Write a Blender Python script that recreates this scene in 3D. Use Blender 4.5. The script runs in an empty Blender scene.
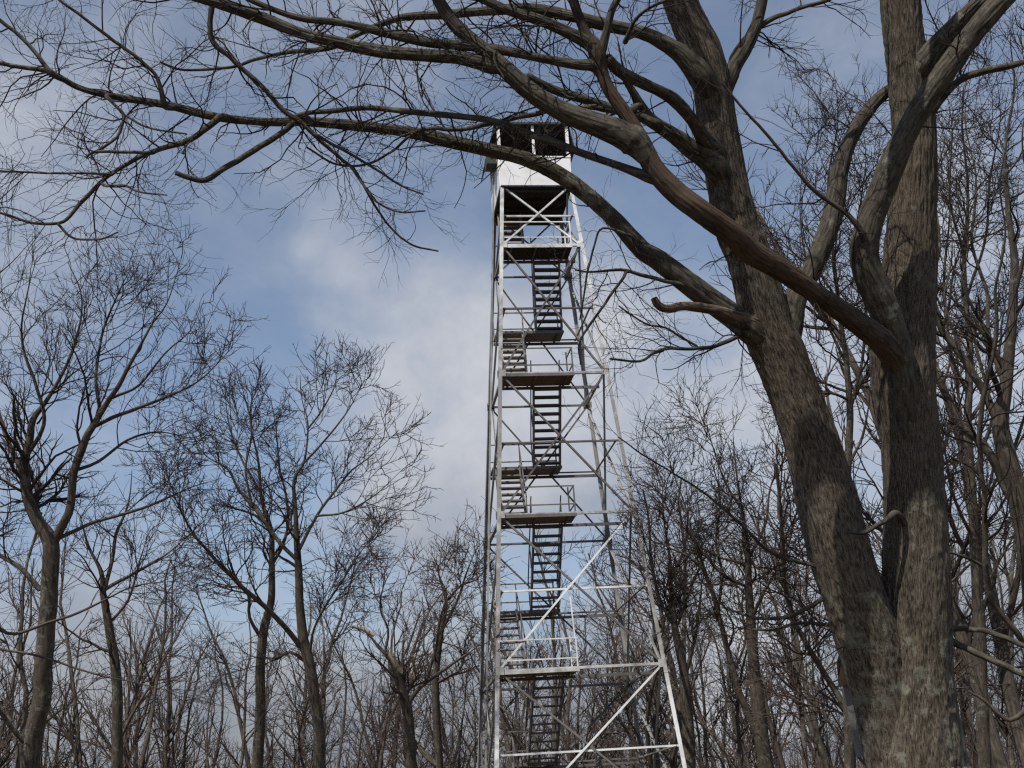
import bpy, math, random
import numpy as np
from mathutils import Vector, Matrix

random.seed(7)
RNG = np.random.default_rng(11)
S = bpy.context.scene
COL = S.collection
R = math.radians

# ------------------------------------------------------------------ camera
F = 1300.3
TH, RO = 0.3384, -0.0671
CAM = np.array((0.0, 0.0, 1.65))
cR, sR = math.cos(RO), math.sin(RO)
r0 = np.array((1.0, 0, 0)); f0 = np.array((0, math.cos(TH), math.sin(TH))); u0 = np.array((0, -math.sin(TH), math.cos(TH)))
AX = cR * r0 + sR * u0
AU = -sR * r0 + cR * u0
cam = bpy.data.cameras.new('camera'); co = bpy.data.objects.new('camera', cam); COL.objects.link(co)
m = Matrix.Identity(4)
for i in range(3):
    m[i][0] = AX[i]; m[i][1] = AU[i]; m[i][2] = -f0[i]; m[i][3] = CAM[i]
co.matrix_world = m
cam.sensor_width = 36; cam.lens = 36 * F / 1024
cam.clip_start = 0.05; cam.clip_end = 8000
S.camera = co


def at(px, py, d):
    """a point seen in direction (px, py) at a given distance ahead"""
    return CAM + d * (f0 + (px - 512) / F * AX + (384 - py) / F * AU)


def ground_z(x, y):
    r = np.hypot(x, y)
    z = -0.5 * np.clip((np.asarray(y) - 8) / 26, 0, 1)
    return z - np.minimum(np.maximum(0, r - 95) ** 2 * 0.0012, 70)


# ------------------------------------------------------------------ object helpers
def link(name, me, parent=None):
    o = bpy.data.objects.new(name, me); COL.objects.link(o)
    if parent is not None:
        o.parent = parent
    return o


def empty(name, loc=(0, 0, 0), rz=0.0):
    o = bpy.data.objects.new(name, None); COL.objects.link(o)
    o.location = loc; o.rotation_euler = (0, 0, rz)
    o.empty_display_size = 0.3
    return o


def tag(o, label=None, cat=None, group=None, kind=None):
    if label: o['label'] = label
    if cat: o['category'] = cat
    if group: o['group'] = group
    if kind: o['kind'] = kind
    return o


def np_mesh(name, V, Q, mat, uv=None, smooth=True):
    me = bpy.data.meshes.new(name)
    V = np.asarray(V, np.float32); Q = np.asarray(Q, np.int32)
    n, k = Q.shape
    me.vertices.add(len(V)); me.vertices.foreach_set('co', V.ravel())
    me.loops.add(n * k); me.loops.foreach_set('vertex_index', Q.ravel())
    me.polygons.add(n)
    me.polygons.foreach_set('loop_start', np.arange(0, n * k, k, dtype=np.int32))
    me.polygons.foreach_set('use_smooth', np.full(n, smooth, dtype=bool))
    if uv is not None:
        ul = me.uv_layers.new(name='UVMap')
        ul.data.foreach_set('uv', np.asarray(uv, np.float32)[Q.ravel()].ravel())
    me.update(calc_edges=True)
    me.materials.append(mat)
    return me


# ---- tubes: batches of polylines P (N,n,3) with radii (N,n)
def tube_arrays(P, Rr, sides):
    N, n, _ = P.shape
    T = np.empty_like(P)
    T[:, 1:-1] = P[:, 2:] - P[:, :-2]; T[:, 0] = P[:, 1] - P[:, 0]; T[:, -1] = P[:, -1] - P[:, -2]
    T /= np.linalg.norm(T, axis=2, keepdims=True) + 1e-12
    a = np.where(np.abs(T[:, 0, 2:3]) < 0.9, np.array([[0, 0, 1.0]]), np.array([[1.0, 0, 0]]))
    X = np.cross(T[:, 0], a); X /= np.linalg.norm(X, axis=1, keepdims=True)
    ang = np.arange(sides + 1) * (2 * math.pi / sides)
    V = np.empty((N, n, sides + 1, 3)); UV = np.empty((N, n, sides + 1, 2))
    L = np.zeros((N, n)); L[:, 1:] = np.cumsum(np.linalg.norm(np.diff(P, axis=1), axis=2), axis=1)
    for i in range(n):
        t = T[:, i]
        X = X - t * (X * t).sum(1, keepdims=True)
        X /= np.linalg.norm(X, axis=1, keepdims=True) + 1e-12
        Y = np.cross(t, X)
        V[:, i] = P[:, i, None] + Rr[:, i, None, None] * (np.cos(ang)[None, :, None] * X[:, None] + np.sin(ang)[None, :, None] * Y[:, None])
        UV[:, i, :, 0] = ang[None] * Rr.max(1)[:, None] * .8
        UV[:, i, :, 1] = L[:, i:i + 1]
    idx = np.arange(N * n * (sides + 1)).reshape(N, n, sides + 1)
    Q = np.stack([idx[:, :-1, :-1], idx[:, :-1, 1:], idx[:, 1:, 1:], idx[:, 1:, :-1]], -1).reshape(-1, 4)
    return V.reshape(-1, 3), Q, UV.reshape(-1, 2)


def tubes_mesh(name, batches, mat):
    """batches: list of (P, R, sides)"""
    Vs, Qs, Us = [], [], []
    off = 0
    for P, Rr, s in batches:
        if len(P) == 0: continue
        V, Q, U = tube_arrays(P, Rr, s)
        Vs.append(V); Qs.append(Q + off); Us.append(U); off += len(V)
    return np_mesh(name, np.concatenate(Vs), np.concatenate(Qs), mat, np.concatenate(Us))


def unit(a):
    return a / (np.linalg.norm(a, axis=-1, keepdims=True) + 1e-12)


def spawn(P, Rr, spacing, tr, length, angle, npts, up, wig, rfrac, rmin, rng, taper=0.35, rmax=9.0, shrink=0.5, flat=0.0, curl=0.0):
    """children along a batch of parent polylines; returns (C, RC)"""
    N, n, _ = P.shape
    seg = np.linalg.norm(np.diff(P, axis=1), axis=2)
    tot = seg.sum(1)
    cnt = np.maximum(1, rng.poisson(np.maximum(tot * (tr[1] - tr[0]) / spacing, 0.3)))
    pid = np.repeat(np.arange(N), cnt)
    if len(pid) == 0:
        return np.zeros((0, npts, 3)), np.zeros((0, npts))
    M = len(pid)
    t = rng.uniform(tr[0], tr[1], M)
    ft = t * (n - 1); i = np.clip(ft.astype(int), 0, n - 2); fr = (ft - i)[:, None]
    p = P[pid, i] * (1 - fr) + P[pid, i + 1] * fr
    rr = Rr[pid, i] * (1 - fr[:, 0]) + Rr[pid, i + 1] * fr[:, 0]
    tg = unit(P[pid, i + 1] - P[pid, i])
    q = rng.normal(size=(M, 3)); q[:, 1] *= (1 - flat)
    q = unit(q - tg * (q * tg).sum(1, keepdims=True))
    a = rng.uniform(angle[0], angle[1], M)[:, None] * (math.pi / 180)
    d = unit(tg * np.cos(a) + q * np.sin(a))
    Ln = rng.uniform(length[0], length[1], M) * (1 - shrink * t)
    r0_ = np.clip(rr * rng.uniform(rfrac[0], rfrac[1], M), rmin, rmax)
    C = np.empty((M, npts, 3)); C[:, 0] = p
    st = (Ln / (npts - 1))[:, None]
    cv = rng.normal(size=(M, 3)) * curl
    for k in range(1, npts):
        d = unit(d + rng.normal(size=(M, 3)) * wig + cv + np.array([0, 0, up]))
        C[:, k] = C[:, k - 1] + d * st
    tt = np.linspace(0, 1, npts)[None]
    RC = np.maximum(r0_[:, None] * (1 - (1 - taper) * tt), rmin * (1 - 0.4 * tt))
    return C, RC


def catmull(pts, step):
    pts = np.asarray(pts, float)
    if len(pts) == 2:
        n = max(2, int(np.linalg.norm(pts[1, :3] - pts[0, :3]) / step) + 1)
        t = np.linspace(0, 1, n)[:, None]
        return pts[0] * (1 - t) + pts[1] * t
    ext = np.vstack([2 * pts[0] - pts[1], pts, 2 * pts[-1] - pts[-2]])
    out = []
    for i in range(1, len(ext) - 2):
        a, b, c, d = ext[i - 1:i + 3]
        k = max(1, int(round(np.linalg.norm(c[:3] - b[:3]) / step)))
        for t in np.arange(k) / k:
            out.append(0.5 * ((2 * b) + (c - a) * t + (2 * a - 5 * b + 4 * c - d) * t * t + (3 * b - a - 3 * c + d) * t ** 3))
    out.append(ext[-2])
    return np.array(out)


def resample(P, Rr, n):
    L = np.concatenate([[0], np.cumsum(np.linalg.norm(np.diff(P, axis=0), axis=1))])
    s = np.linspace(0, L[-1], n)
    return np.stack([np.interp(s, L, P[:, k]) for k in range(3)], 1), np.interp(s, L, Rr), L[-1]


# ------------------------------------------------------------------ materials
def new_mat(name, rough=0.8):
    mt = bpy.data.materials.new(name); mt.use_nodes = True
    nt = mt.node_tree; b = nt.nodes['Principled BSDF']
    b.inputs['Roughness'].default_value = rough
    b.inputs['Specular IOR Level'].default_value = 0.25
    return mt, nt, b


def N(nt, t, **kw):
    n = nt.nodes.new(t)
    for k, v in kw.items():
        if k in n.inputs: n.inputs[k].default_value = v
        else: setattr(n, k, v)
    return n


def ramp(nt, stops):
    n = nt.nodes.new('ShaderNodeValToRGB')
    e = n.color_ramp.elements
    while len(e) < len(stops): e.new(0.5)
    for el, (p, c) in zip(e, stops):
        el.position = p; el.color = (*c, 1)
    return n


def bark_mat(name, lo, hi, bump=0.6, su=26, sv=5, lichen=0.0, lich_col=(0.19, 0.19, 0.15), torn=None, con=1.0, ltop=None):
    mt, nt, b = new_mat(name, 0.9)
    L = nt.links.new
    uv = N(nt, 'ShaderNodeUVMap', uv_map='UVMap')
    mp = N(nt, 'ShaderNodeMapping'); mp.inputs['Scale'].default_value = (su, sv, 1)
    L(uv.outputs['UV'], mp.inputs['Vector'])
    n1 = N(nt, 'ShaderNodeTexNoise', Scale=1.0, Detail=6.0, Roughness=0.65, Distortion=0.6); L(mp.outputs[0], n1.inputs['Vector'])
    tc = N(nt, 'ShaderNodeTexCoord')
    n2 = N(nt, 'ShaderNodeTexNoise', Scale=2.2, Detail=5.0, Roughness=0.6); L(tc.outputs['Object'], n2.inputs['Vector'])
    mix = N(nt, 'ShaderNodeMath', operation='MULTIPLY_ADD'); mix.inputs[1].default_value = 0.8
    L(n1.outputs['Fac'], mix.inputs[0])
    m2 = N(nt, 'ShaderNodeMath', operation='MULTIPLY'); m2.inputs[1].default_value = 0.2
    L(n2.outputs['Fac'], m2.inputs[0]); L(m2.outputs[0], mix.inputs[2])
    cr = ramp(nt, [(0.5 - .165 * con, lo), (0.5 + .165 * con, hi)]); L(mix.outputs[0], cr.inputs[0])
    colour = cr.outputs[0]
    if torn:
        n4 = N(nt, 'ShaderNodeTexNoise', Scale=1.0, Detail=4.0, Roughness=0.6)
        mp4 = N(nt, 'ShaderNodeMapping'); mp4.inputs['Scale'].default_value = (7, 1.1, 1)
        L(uv.outputs['UV'], mp4.inputs['Vector']); L(mp4.outputs[0], n4.inputs['Vector'])
        r4 = ramp(nt, [(0.46, (0, 0, 0)), (0.62, (1, 1, 1))]); L(n4.outputs['Fac'], r4.inputs[0])
        mx = N(nt, 'ShaderNodeMix', data_type='RGBA'); L(r4.outputs[0], mx.inputs[0]); L(colour, mx.inputs[6]); mx.inputs[7].default_value = (*torn, 1)
        colour = mx.outputs[2]
    if lichen > 0:
        n3 = N(nt, 'ShaderNodeTexNoise', Scale=9.0, Detail=7.0, Roughness=0.72); L(tc.outputs['Object'], n3.inputs['Vector'])
        n5 = N(nt, 'ShaderNodeTexNoise', Scale=1.3, Detail=2.0); L(tc.outputs['Object'], n5.inputs['Vector'])
        ad = N(nt, 'ShaderNodeMath', operation='MULTIPLY_ADD'); ad.inputs[1].default_value = 0.5
        L(n5.outputs['Fac'], ad.inputs[0]); L(n3.outputs['Fac'], ad.inputs[2])
        if ltop:   # lichen grows on the foot of the trunk
            sx = N(nt, 'ShaderNodeSeparateXYZ'); L(tc.outputs['Object'], sx.inputs[0])
            mr = N(nt, 'ShaderNodeMapRange'); L(sx.outputs['Z'], mr.inputs['Value']); mr.inputs['From Min'].default_value = ltop; mr.inputs['From Max'].default_value = ltop + 2.2
            mr.inputs['To Min'].default_value = 0.03; mr.inputs['To Max'].default_value = -0.13
            a3 = N(nt, 'ShaderNodeMath', operation='ADD'); L(ad.outputs[0], a3.inputs[0]); L(mr.outputs[0], a3.inputs[1]); ad = a3
        r3 = ramp(nt, [(0.86 - 0.12 * lichen, (0, 0, 0)), (0.92 - 0.12 * lichen, (0.75,) * 3)]); L(ad.outputs[0], r3.inputs[0])
        mx = N(nt, 'ShaderNodeMix', data_type='RGBA'); L(r3.outputs[0], mx.inputs[0]); L(colour, mx.inputs[6]); mx.inputs[7].default_value = (*lich_col, 1)
        colour = mx.outputs[2]
    L(colour, b.inputs['Base Color'])
    if bump > 0:
        bp = N(nt, 'ShaderNodeBump', Strength=bump, Distance=0.012); L(n1.outputs['Fac'], bp.inputs['Height']); L(bp.outputs[0], b.inputs['Normal'])
    return mt


def paint_mat(name, clean, worn, scale=1.1, amount=0.5, rough=0.55, metal=0.0, band=None):
    mt, nt, b = new_mat(name, rough)
    L = nt.links.new
    tc = N(nt, 'ShaderNodeTexCoord')
    n1 = N(nt, 'ShaderNodeTexNoise', Scale=scale, Detail=8.0, Roughness=0.72); L(tc.outputs['Object'], n1.inputs['Vector'])
    n2 = N(nt, 'ShaderNodeTexNoise', Scale=0.28, Detail=2.0); L(tc.outputs['Object'], n2.inputs['Vector'])
    a = N(nt, 'ShaderNodeMath', operation='ADD'); L(n1.outputs['Fac'], a.inputs[0]); L(n2.outputs['Fac'], a.inputs[1])
    cr = ramp(nt, [(amount - 0.09, clean), (amount + 0.12, worn)])
    if band:   # the paint is most worn around the middle of the tower
        sx = N(nt, 'ShaderNodeSeparateXYZ'); L(tc.outputs['Object'], sx.inputs[0])
        d = N(nt, 'ShaderNodeMath', operation='SUBTRACT'); L(sx.outputs['Z'], d.inputs[0]); d.inputs[1].default_value = band[0]
        d2 = N(nt, 'ShaderNodeMath', operation='ABSOLUTE'); L(d.outputs[0], d2.inputs[0])
        mr = N(nt, 'ShaderNodeMapRange'); L(d2.outputs[0], mr.inputs['Value']); mr.inputs['From Min'].default_value = band[1] * .55; mr.inputs['From Max'].default_value = band[1]
        mr.inputs['To Min'].default_value = band[2] * .62; mr.inputs['To Max'].default_value = -.02
        a2 = N(nt, 'ShaderNodeMath', operation='ADD'); L(a.outputs[0], a2.inputs[0]); L(mr.outputs[0], a2.inputs[1]); a = a2
    h = N(nt, 'ShaderNodeMath', operation='MULTIPLY'); h.inputs[1].default_value = 0.5
    L(a.outputs[0], h.inputs[0]); L(h.outputs[0], cr.inputs[0]); L(cr.outputs[0], b.inputs['Base Color'])
    b.inputs['Metallic'].default_value = metal
    return mt


def wood_mat(name, lo, hi, axis=(3, 30, 30)):
    mt, nt, b = new_mat(name, 0.85)
    L = nt.links.new
    tc = N(nt, 'ShaderNodeTexCoord')
    mp = N(nt, 'ShaderNodeMapping'); mp.inputs['Scale'].default_value = axis; L(tc.outputs['Object'], mp.inputs['Vector'])
    n1 = N(nt, 'ShaderNodeTexNoise', Scale=1.0, Detail=5.0, Roughness=0.65); L(mp.outputs[0], n1.inputs['Vector'])
    cr = ramp(nt, [(0.3, lo), (0.7, hi)]); L(n1.outputs['Fac'], cr.inputs[0]); L(cr.outputs[0], b.inputs['Base Color'])
    return mt


M_BARK = bark_mat('grey_brown_bark', (0.024, 0.0185, 0.0135), (0.170, 0.141, 0.105), 1.0, 62, 15, lichen=0.75, con=.62, ltop=2.1)
M_LIMB = bark_mat('smooth_limb_bark', (0.029, 0.025, 0.019), (0.112, 0.098, 0.075), 0.8, 40, 9, lichen=0.1, con=.65)
M_TORN = bark_mat('torn_red_bark', (0.028, 0.021, 0.015), (0.10, 0.078, 0.056), 0.9, 44, 7, torn=(0.088, 0.054, 0.034), con=.6)
M_BROKEN = bark_mat('bare_broken_wood', (0.20, 0.16, 0.11), (0.42, 0.35, 0.26), 0.4, 30, 3)
M_STUB = bark_mat('pale_dead_stub', (0.06, 0.045, 0.033), (0.20, 0.155, 0.115), 0.7, 30, 5, con=.6)
M_TWIG = bark_mat('dark_twig', (0.024, 0.018, 0.014), (0.05, 0.04, 0.031), 0.0)
M_TREE = bark_mat('wood_trunk_bark', (0.040, 0.032, 0.025), (0.122, 0.101, 0.078), 0.6, 18, 5, lichen=0.2, con=.7)
M_TWIG2 = bark_mat('brown_crown_twigs', (0.032, 0.023, 0.018), (0.068, 0.051, 0.041), 0.0)
M_TWIG3 = bark_mat('reddish_crown_twigs', (0.055, 0.039, 0.032), (0.105, 0.078, 0.066), 0.0)
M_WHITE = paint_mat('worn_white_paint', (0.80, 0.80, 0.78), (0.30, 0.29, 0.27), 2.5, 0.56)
M_GALV = paint_mat('weathered_shade_toned_steel', (0.165, 0.155, 0.145), (0.07, 0.063, 0.056), 3.0, 0.5, 0.6, 0.1)  # weathered steel grey, with the front diagonals' flange shade put into the colour
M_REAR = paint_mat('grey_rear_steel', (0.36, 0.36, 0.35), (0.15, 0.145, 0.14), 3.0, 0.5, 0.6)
M_LEG = paint_mat('worn_leg_paint', (0.80, 0.80, 0.78), (0.25, 0.24, 0.225), 3.0, 0.52, band=(11.2, 6.5, .42))
M_CABW = paint_mat('cab_white_paint', (0.80, 0.79, 0.79), (0.60, 0.57, 0.54), 2.5, 0.6, 0.5)
M_DARK = paint_mat('dark_green_roof', (0.035, 0.045, 0.042), (0.06, 0.06, 0.055), 2.0, 0.5, 0.6)
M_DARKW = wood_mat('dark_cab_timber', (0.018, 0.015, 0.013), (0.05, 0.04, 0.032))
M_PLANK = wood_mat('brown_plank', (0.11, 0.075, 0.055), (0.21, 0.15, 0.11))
M_GPLANK = wood_mat('grey_plank', (0.15, 0.13, 0.11), (0.28, 0.25, 0.215))
M_GREYB = wood_mat('grey_box_board', (0.16, 0.16, 0.17), (0.27, 0.27, 0.28), (30, 30, 4))
M_BROWNB = wood_mat('brown_box_board', (0.035, 0.023, 0.018), (0.075, 0.05, 0.038), (30, 30, 4))


# ------------------------------------------------------------------ sky, sun
SUN_EL, SUN_AZ = R(50), R(208)        # azimuth clockwise from the view direction: behind, a little left
sd = np.array((math.sin(SUN_AZ) * math.cos(SUN_EL), math.cos(SUN_AZ) * math.cos(SUN_EL), math.sin(SUN_EL)))
w = bpy.data.worlds.new('World'); S.world = w; w.use_nodes = True
nt = w.node_tree; L = nt.links.new
bg = nt.nodes['Background']; bg.inputs['Strength'].default_value = 0.12
sky = N(nt, 'ShaderNodeTexSky', sky_type='NISHITA'); sky.sun_disc = False
sky.sun_elevation = SUN_EL; sky.sun_rotation = SUN_AZ
sky.air_density = 1.0; sky.dust_density = 0.5; sky.ozone_density = 0.15; sky.altitude = 600
tc = N(nt, 'ShaderNodeTexCoord')


def cloud_blob(px, py, rad, wt):
    c = at(px, py, 1.0) - CAM; c /= np.linalg.norm(c)
    d = N(nt, 'ShaderNodeVectorMath', operation='DISTANCE'); L(warp.outputs[0], d.inputs[0]); d.inputs[1].default_value = tuple(c)
    mr = N(nt, 'ShaderNodeMapRange'); mr.interpolation_type = 'SMOOTHSTEP'
    L(d.outputs['Value'], mr.inputs['Value'])
    mr.inputs['From Min'].default_value = 0; mr.inputs['From Max'].default_value = rad / F
    mr.inputs['To Min'].default_value = wt; mr.inputs['To Max'].default_value = 0
    return mr.outputs[0]


wn = N(nt, 'ShaderNodeTexNoise', Scale=7.0, Detail=4.0); L(tc.outputs['Generated'], wn.inputs['Vector'])
ws = N(nt, 'ShaderNodeVectorMath', operation='SUBTRACT'); L(wn.outputs['Color'], ws.inputs[0]); ws.inputs[1].default_value = (0.5,) * 3
wm = N(nt, 'ShaderNodeVectorMath', operation='SCALE'); L(ws.outputs[0], wm.inputs[0]); wm.inputs['Scale'].default_value = 0.16
warp = N(nt, 'ShaderNodeVectorMath', operation='ADD'); L(tc.outputs['Generated'], warp.inputs[0]); L(wm.outputs[0], warp.inputs[1])
acc = None
for b_ in [(415, 400, 190, 1.0), (450, 510, 170, .45), (670, 395, 240, .7), (320, 240, 90, .35), (560, 430, 200, .5),
           (720, 690, 190, .9), (880, 400, 260, .4), (40, 90, 330, .2), (100, 760, 260, .6), (400, 780, 240, .6), (800, 800, 260, .6), (1000, 740, 260, .5), (-250, 300, 520, .5), (1300, 300, 600, .5), (500, -500, 800, .4)]:
    o = cloud_blob(*b_)
    if acc is None: acc = o
    else:
        a = N(nt, 'ShaderNodeMath', operation='ADD'); L(acc, a.inputs[0]); L(o, a.inputs[1]); acc = a.outputs[0]
sz0 = N(nt, 'ShaderNodeSeparateXYZ'); L(tc.outputs['Generated'], sz0.inputs[0])
lowc = N(nt, 'ShaderNodeMapRange'); L(sz0.outputs['Z'], lowc.inputs['Value']); lowc.inputs['From Min'].default_value = 0.02; lowc.inputs['From Max'].default_value = 0.27
lowc.inputs['To Min'].default_value = 0.8; lowc.inputs['To Max'].default_value = 0.0
a = N(nt, 'ShaderNodeMath', operation='ADD'); L(acc, a.inputs[0]); L(lowc.outputs[0], a.inputs[1]); acc = a.outputs[0]
cn = N(nt, 'ShaderNodeTexNoise', Scale=6.5, Detail=7.0, Roughness=0.55, Distortion=0.3)
cm = N(nt, 'ShaderNodeMapping'); cm.inputs['Scale'].default_value = (1, 1, 1.7)
L(tc.outputs['Generated'], cm.inputs['Vector']); L(cm.outputs[0], cn.inputs['Vector'])
cs = N(nt, 'ShaderNodeMath', operation='MULTIPLY_ADD'); L(cn.outputs['Fac'], cs.inputs[0]); cs.inputs[1].default_value = 1.3; L(acc, cs.inputs[2])
cmr = N(nt, 'ShaderNodeMapRange'); cmr.interpolation_type = 'SMOOTHSTEP'; L(cs.outputs[0], cmr.inputs['Value'])
cmr.inputs['From Min'].default_value = 0.55; cmr.inputs['From Max'].default_value = 1.6
cmr.inputs['To Min'].default_value = 0.12; cmr.inputs['To Max'].default_value = 0.95
cc = ramp(nt, [(0.3, (0.60, 0.68, 0.84)), (0.64, (0.98, 1.0, 1.06))])
cn2 = N(nt, 'ShaderNodeTexNoise', Scale=11.0, Detail=5.0, Roughness=0.6); L(tc.outputs['Generated'], cn2.inputs['Vector']); L(cn2.outputs['Fac'], cc.inputs[0])
cg = N(nt, 'ShaderNodeVectorMath', operation='SCALE'); L(cc.outputs[0], cg.inputs[0]); 
sz_ = N(nt, 'ShaderNodeSeparateXYZ'); L(tc.outputs['Generated'], sz_.inputs[0])
lo_ = N(nt, 'ShaderNodeMapRange'); L(sz_.outputs['Z'], lo_.inputs['Value']); lo_.inputs['From Min'].default_value = 0.0; lo_.inputs['From Max'].default_value = 0.30
lo_.inputs['To Min'].default_value = 1.9; lo_.inputs['To Max'].default_value = 5.2      # cloud low in the sky is greyer

wb = cloud_blob(745, 690, 130, 2.2); wa = N(nt, 'ShaderNodeMath', operation='ADD'); L(lo_.outputs[0], wa.inputs[0]); L(wb, wa.inputs[1])
L(wa.outputs[0], cg.inputs['Scale'])
mx = N(nt, 'ShaderNodeMix', data_type='RGBA'); L(cmr.outputs[0], mx.inputs[0]); L(sky.outputs[0], mx.inputs[6]); L(cg.outputs[0], mx.inputs[7])
L(mx.outputs[2], bg.inputs['Color'])

sl = bpy.data.lights.new('sun', 'SUN'); sl.energy = 4.2; sl.angle = R(0.53); sl.color = (1.0, 0.95, 0.87)
so = bpy.data.objects.new('sun', sl); COL.objects.link(so)
so.rotation_euler = Vector(tuple(sd)).to_track_quat('Z', 'Y').to_euler(); so.location = (0, -10, 30)

# ------------------------------------------------------------------ ground
g = 121
ax_ = np.sinh(np.linspace(-1, 1, g) * 5.2) / math.sinh(5.2) * 3500
gx, gy = np.meshgrid(ax_, ax_ + 20)
gz = ground_z(gx, gy) + RNG.normal(size=gx.shape) * 0.03
idx = np.arange(g * g).reshape(g, g)
mt, nt, b = new_mat('leaf_litter_ground', 0.95); L = nt.links.new
tc = N(nt, 'ShaderNodeTexCoord')
n1 = N(nt, 'ShaderNodeTexNoise', Scale=14.0, Detail=10.0, Roughness=0.75); L(tc.outputs['Object'], n1.inputs['Vector'])
cr = ramp(nt, [(0.35, (0.05, 0.035, 0.022)), (0.52, (0.12, 0.085, 0.05)), (0.7, (0.20, 0.15, 0.095))]); L(n1.outputs['Fac'], cr.inputs[0])
L(cr.outputs[0], b.inputs['Base Color'])
bp = N(nt, 'ShaderNodeBump', Strength=0.8, Distance=0.05); L(n1.outputs['Fac'], bp.inputs['Height']); L(bp.outputs[0], b.inputs['Normal'])
go = link('ground', np_mesh('ground', np.stack([gx, gy, gz], -1).reshape(-1, 3),
          np.stack([idx[:-1, :-1], idx[:-1, 1:], idx[1:, 1:], idx[1:, :-1]], -1).reshape(-1, 4), mt))
tag(go, 'brown leaf litter ground under the bare trees', None, None, 'structure')


# ------------------------------------------------------------------ boxes and bars
class MB:
    def __init__(s): s.V = []; s.Q = []; s.n = 0

    def hexa(s, c):
        i = s.n; s.V += [tuple(p) for p in c]; s.n += 8
        s.Q += [(i, i + 3, i + 2, i + 1), (i + 4, i + 5, i + 6, i + 7), (i, i + 1, i + 5, i + 4), (i + 1, i + 2, i + 6, i + 5), (i + 2, i + 3, i + 7, i + 6), (i + 3, i, i + 4, i + 7)]

    def box(s, x0, x1, y0, y1, z0, z1):
        s.hexa([(x0, y0, z0), (x1, y0, z0), (x1, y1, z0), (x0, y1, z0), (x0, y0, z1), (x1, y0, z1), (x1, y1, z1), (x0, y1, z1)])

    def bar(s, p, q, a, b, up=(0, 0, 1)):
        """box from p to q, a wide along the side axis, b along the up axis"""
        p = np.array(p, float); q = np.array(q, float); t = unit(q - p)
        u = np.array(up, float); u = u - t * (u @ t)
        if np.linalg.norm(u) < 1e-4: u = np.array((1.0, 0, 0)) - t * t[0]
        u = unit(u); sd_ = np.cross(t, u)
        sd_ = sd_ * a / 2; u = u * b / 2
        s.hexa([p - sd_ - u, p + sd_ - u, p + sd_ + u, p - sd_ + u, q - sd_ - u, q + sd_ - u, q + sd_ + u, q - sd_ + u])

    def angle(s, p, q, sz, th, nrm, flip=1):
        """an angle iron: one flange in the face (normal nrm), one pointing inwards"""
        p = np.array(p, float); q = np.array(q, float); t = unit(q - p)
        nrm = np.array(nrm, float); nrm = unit(nrm - t * (nrm @ t)); sd_ = np.cross(t, nrm) * flip
        s.bar(p, q, sz, th, nrm)
        o = sd_ * (sz / 2 - th / 2) - nrm * (sz / 2 + th * 0.5)
        s.bar(p + o, q + o, th, sz - th * 0.2, nrm)

    def mesh(s, name, mat, bevel=0):
        return np_mesh(name, s.V, s.Q, mat, None, False)

    def obj(s, name, mat, parent=None):
        return link(name, s.mesh(name, mat), parent)


# ------------------------------------------------------------------ the fire tower
TX, TY, YAW = 1.0165, 36.975, 0.1406
ZL1, H, K, ZC = 4.2321 + 1.65, 4.2561, 0.0781, 19.0872 + 1.65
ZB = ZL1 - 1.5 * H
def W(z): return 1.067 + K * (ZC - z)
def lev(n): return ZL1 + n * H


tower = empty('fire_tower', (TX, TY, ZB), YAW)
tag(tower, 'tall white steel lattice fire lookout tower with zigzag stairs and enclosed cab on top', 'lookout tower')
def loc(x, y, z): return np.array((x, y, z - ZB))


corners = [(-1, -1), (1, -1), (1, 1), (-1, 1)]
for cx, cy in corners:
    mb = MB()
    zt = ZC + 0.02
    a = loc(cx * W(ZB - .3), cy * W(ZB - .3), ZB - .3); b_ = loc(cx * W(zt), cy * W(zt), zt)
    sz, th = 0.105, 0.014
    # flanges lie along the two faces that meet at the corner
    mb.bar(a, b_, sz, th, (0, 1, 0))
    o = (cx * (sz / 2 - th / 2), -cy * (sz / 2 + th / 2 + .001), 0)
    mb.bar(a + o, b_ + o, sz, th, (1, 0, 0))
    lg = mb.obj('leg', M_LEG if cy < 0 else M_REAR, tower)
    for n in (-1, 0, 1, 2, 3):
        mb = MB(); z = lev(n); x, y = cx * (W(z) - 0.07), cy * (W(z) + 0.012)
        mb.box(x - .09, x + .09, y - .004, y + .004, z - ZB - .10, z - ZB + .10); mb.obj('gusset_plate', M_LEG if cy < 0 else M_REAR, lg); mb = MB()
        x, y = cx * (W(z) + 0.066), cy * (W(z) - 0.09)
        mb.box(x - .004, x + .004, y - .09, y + .09, z - ZB - .10, z - ZB + .10); mb.obj('gusset_plate', M_GALV, lg)
    mb = MB(); x, y = cx * W(ZB), cy * W(ZB)
    mb.box(x - .35, x + .35, y - .35, y + .35, -1.2, .12)
    mb.obj('concrete_footing', M_GPLANK, tower)

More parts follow.
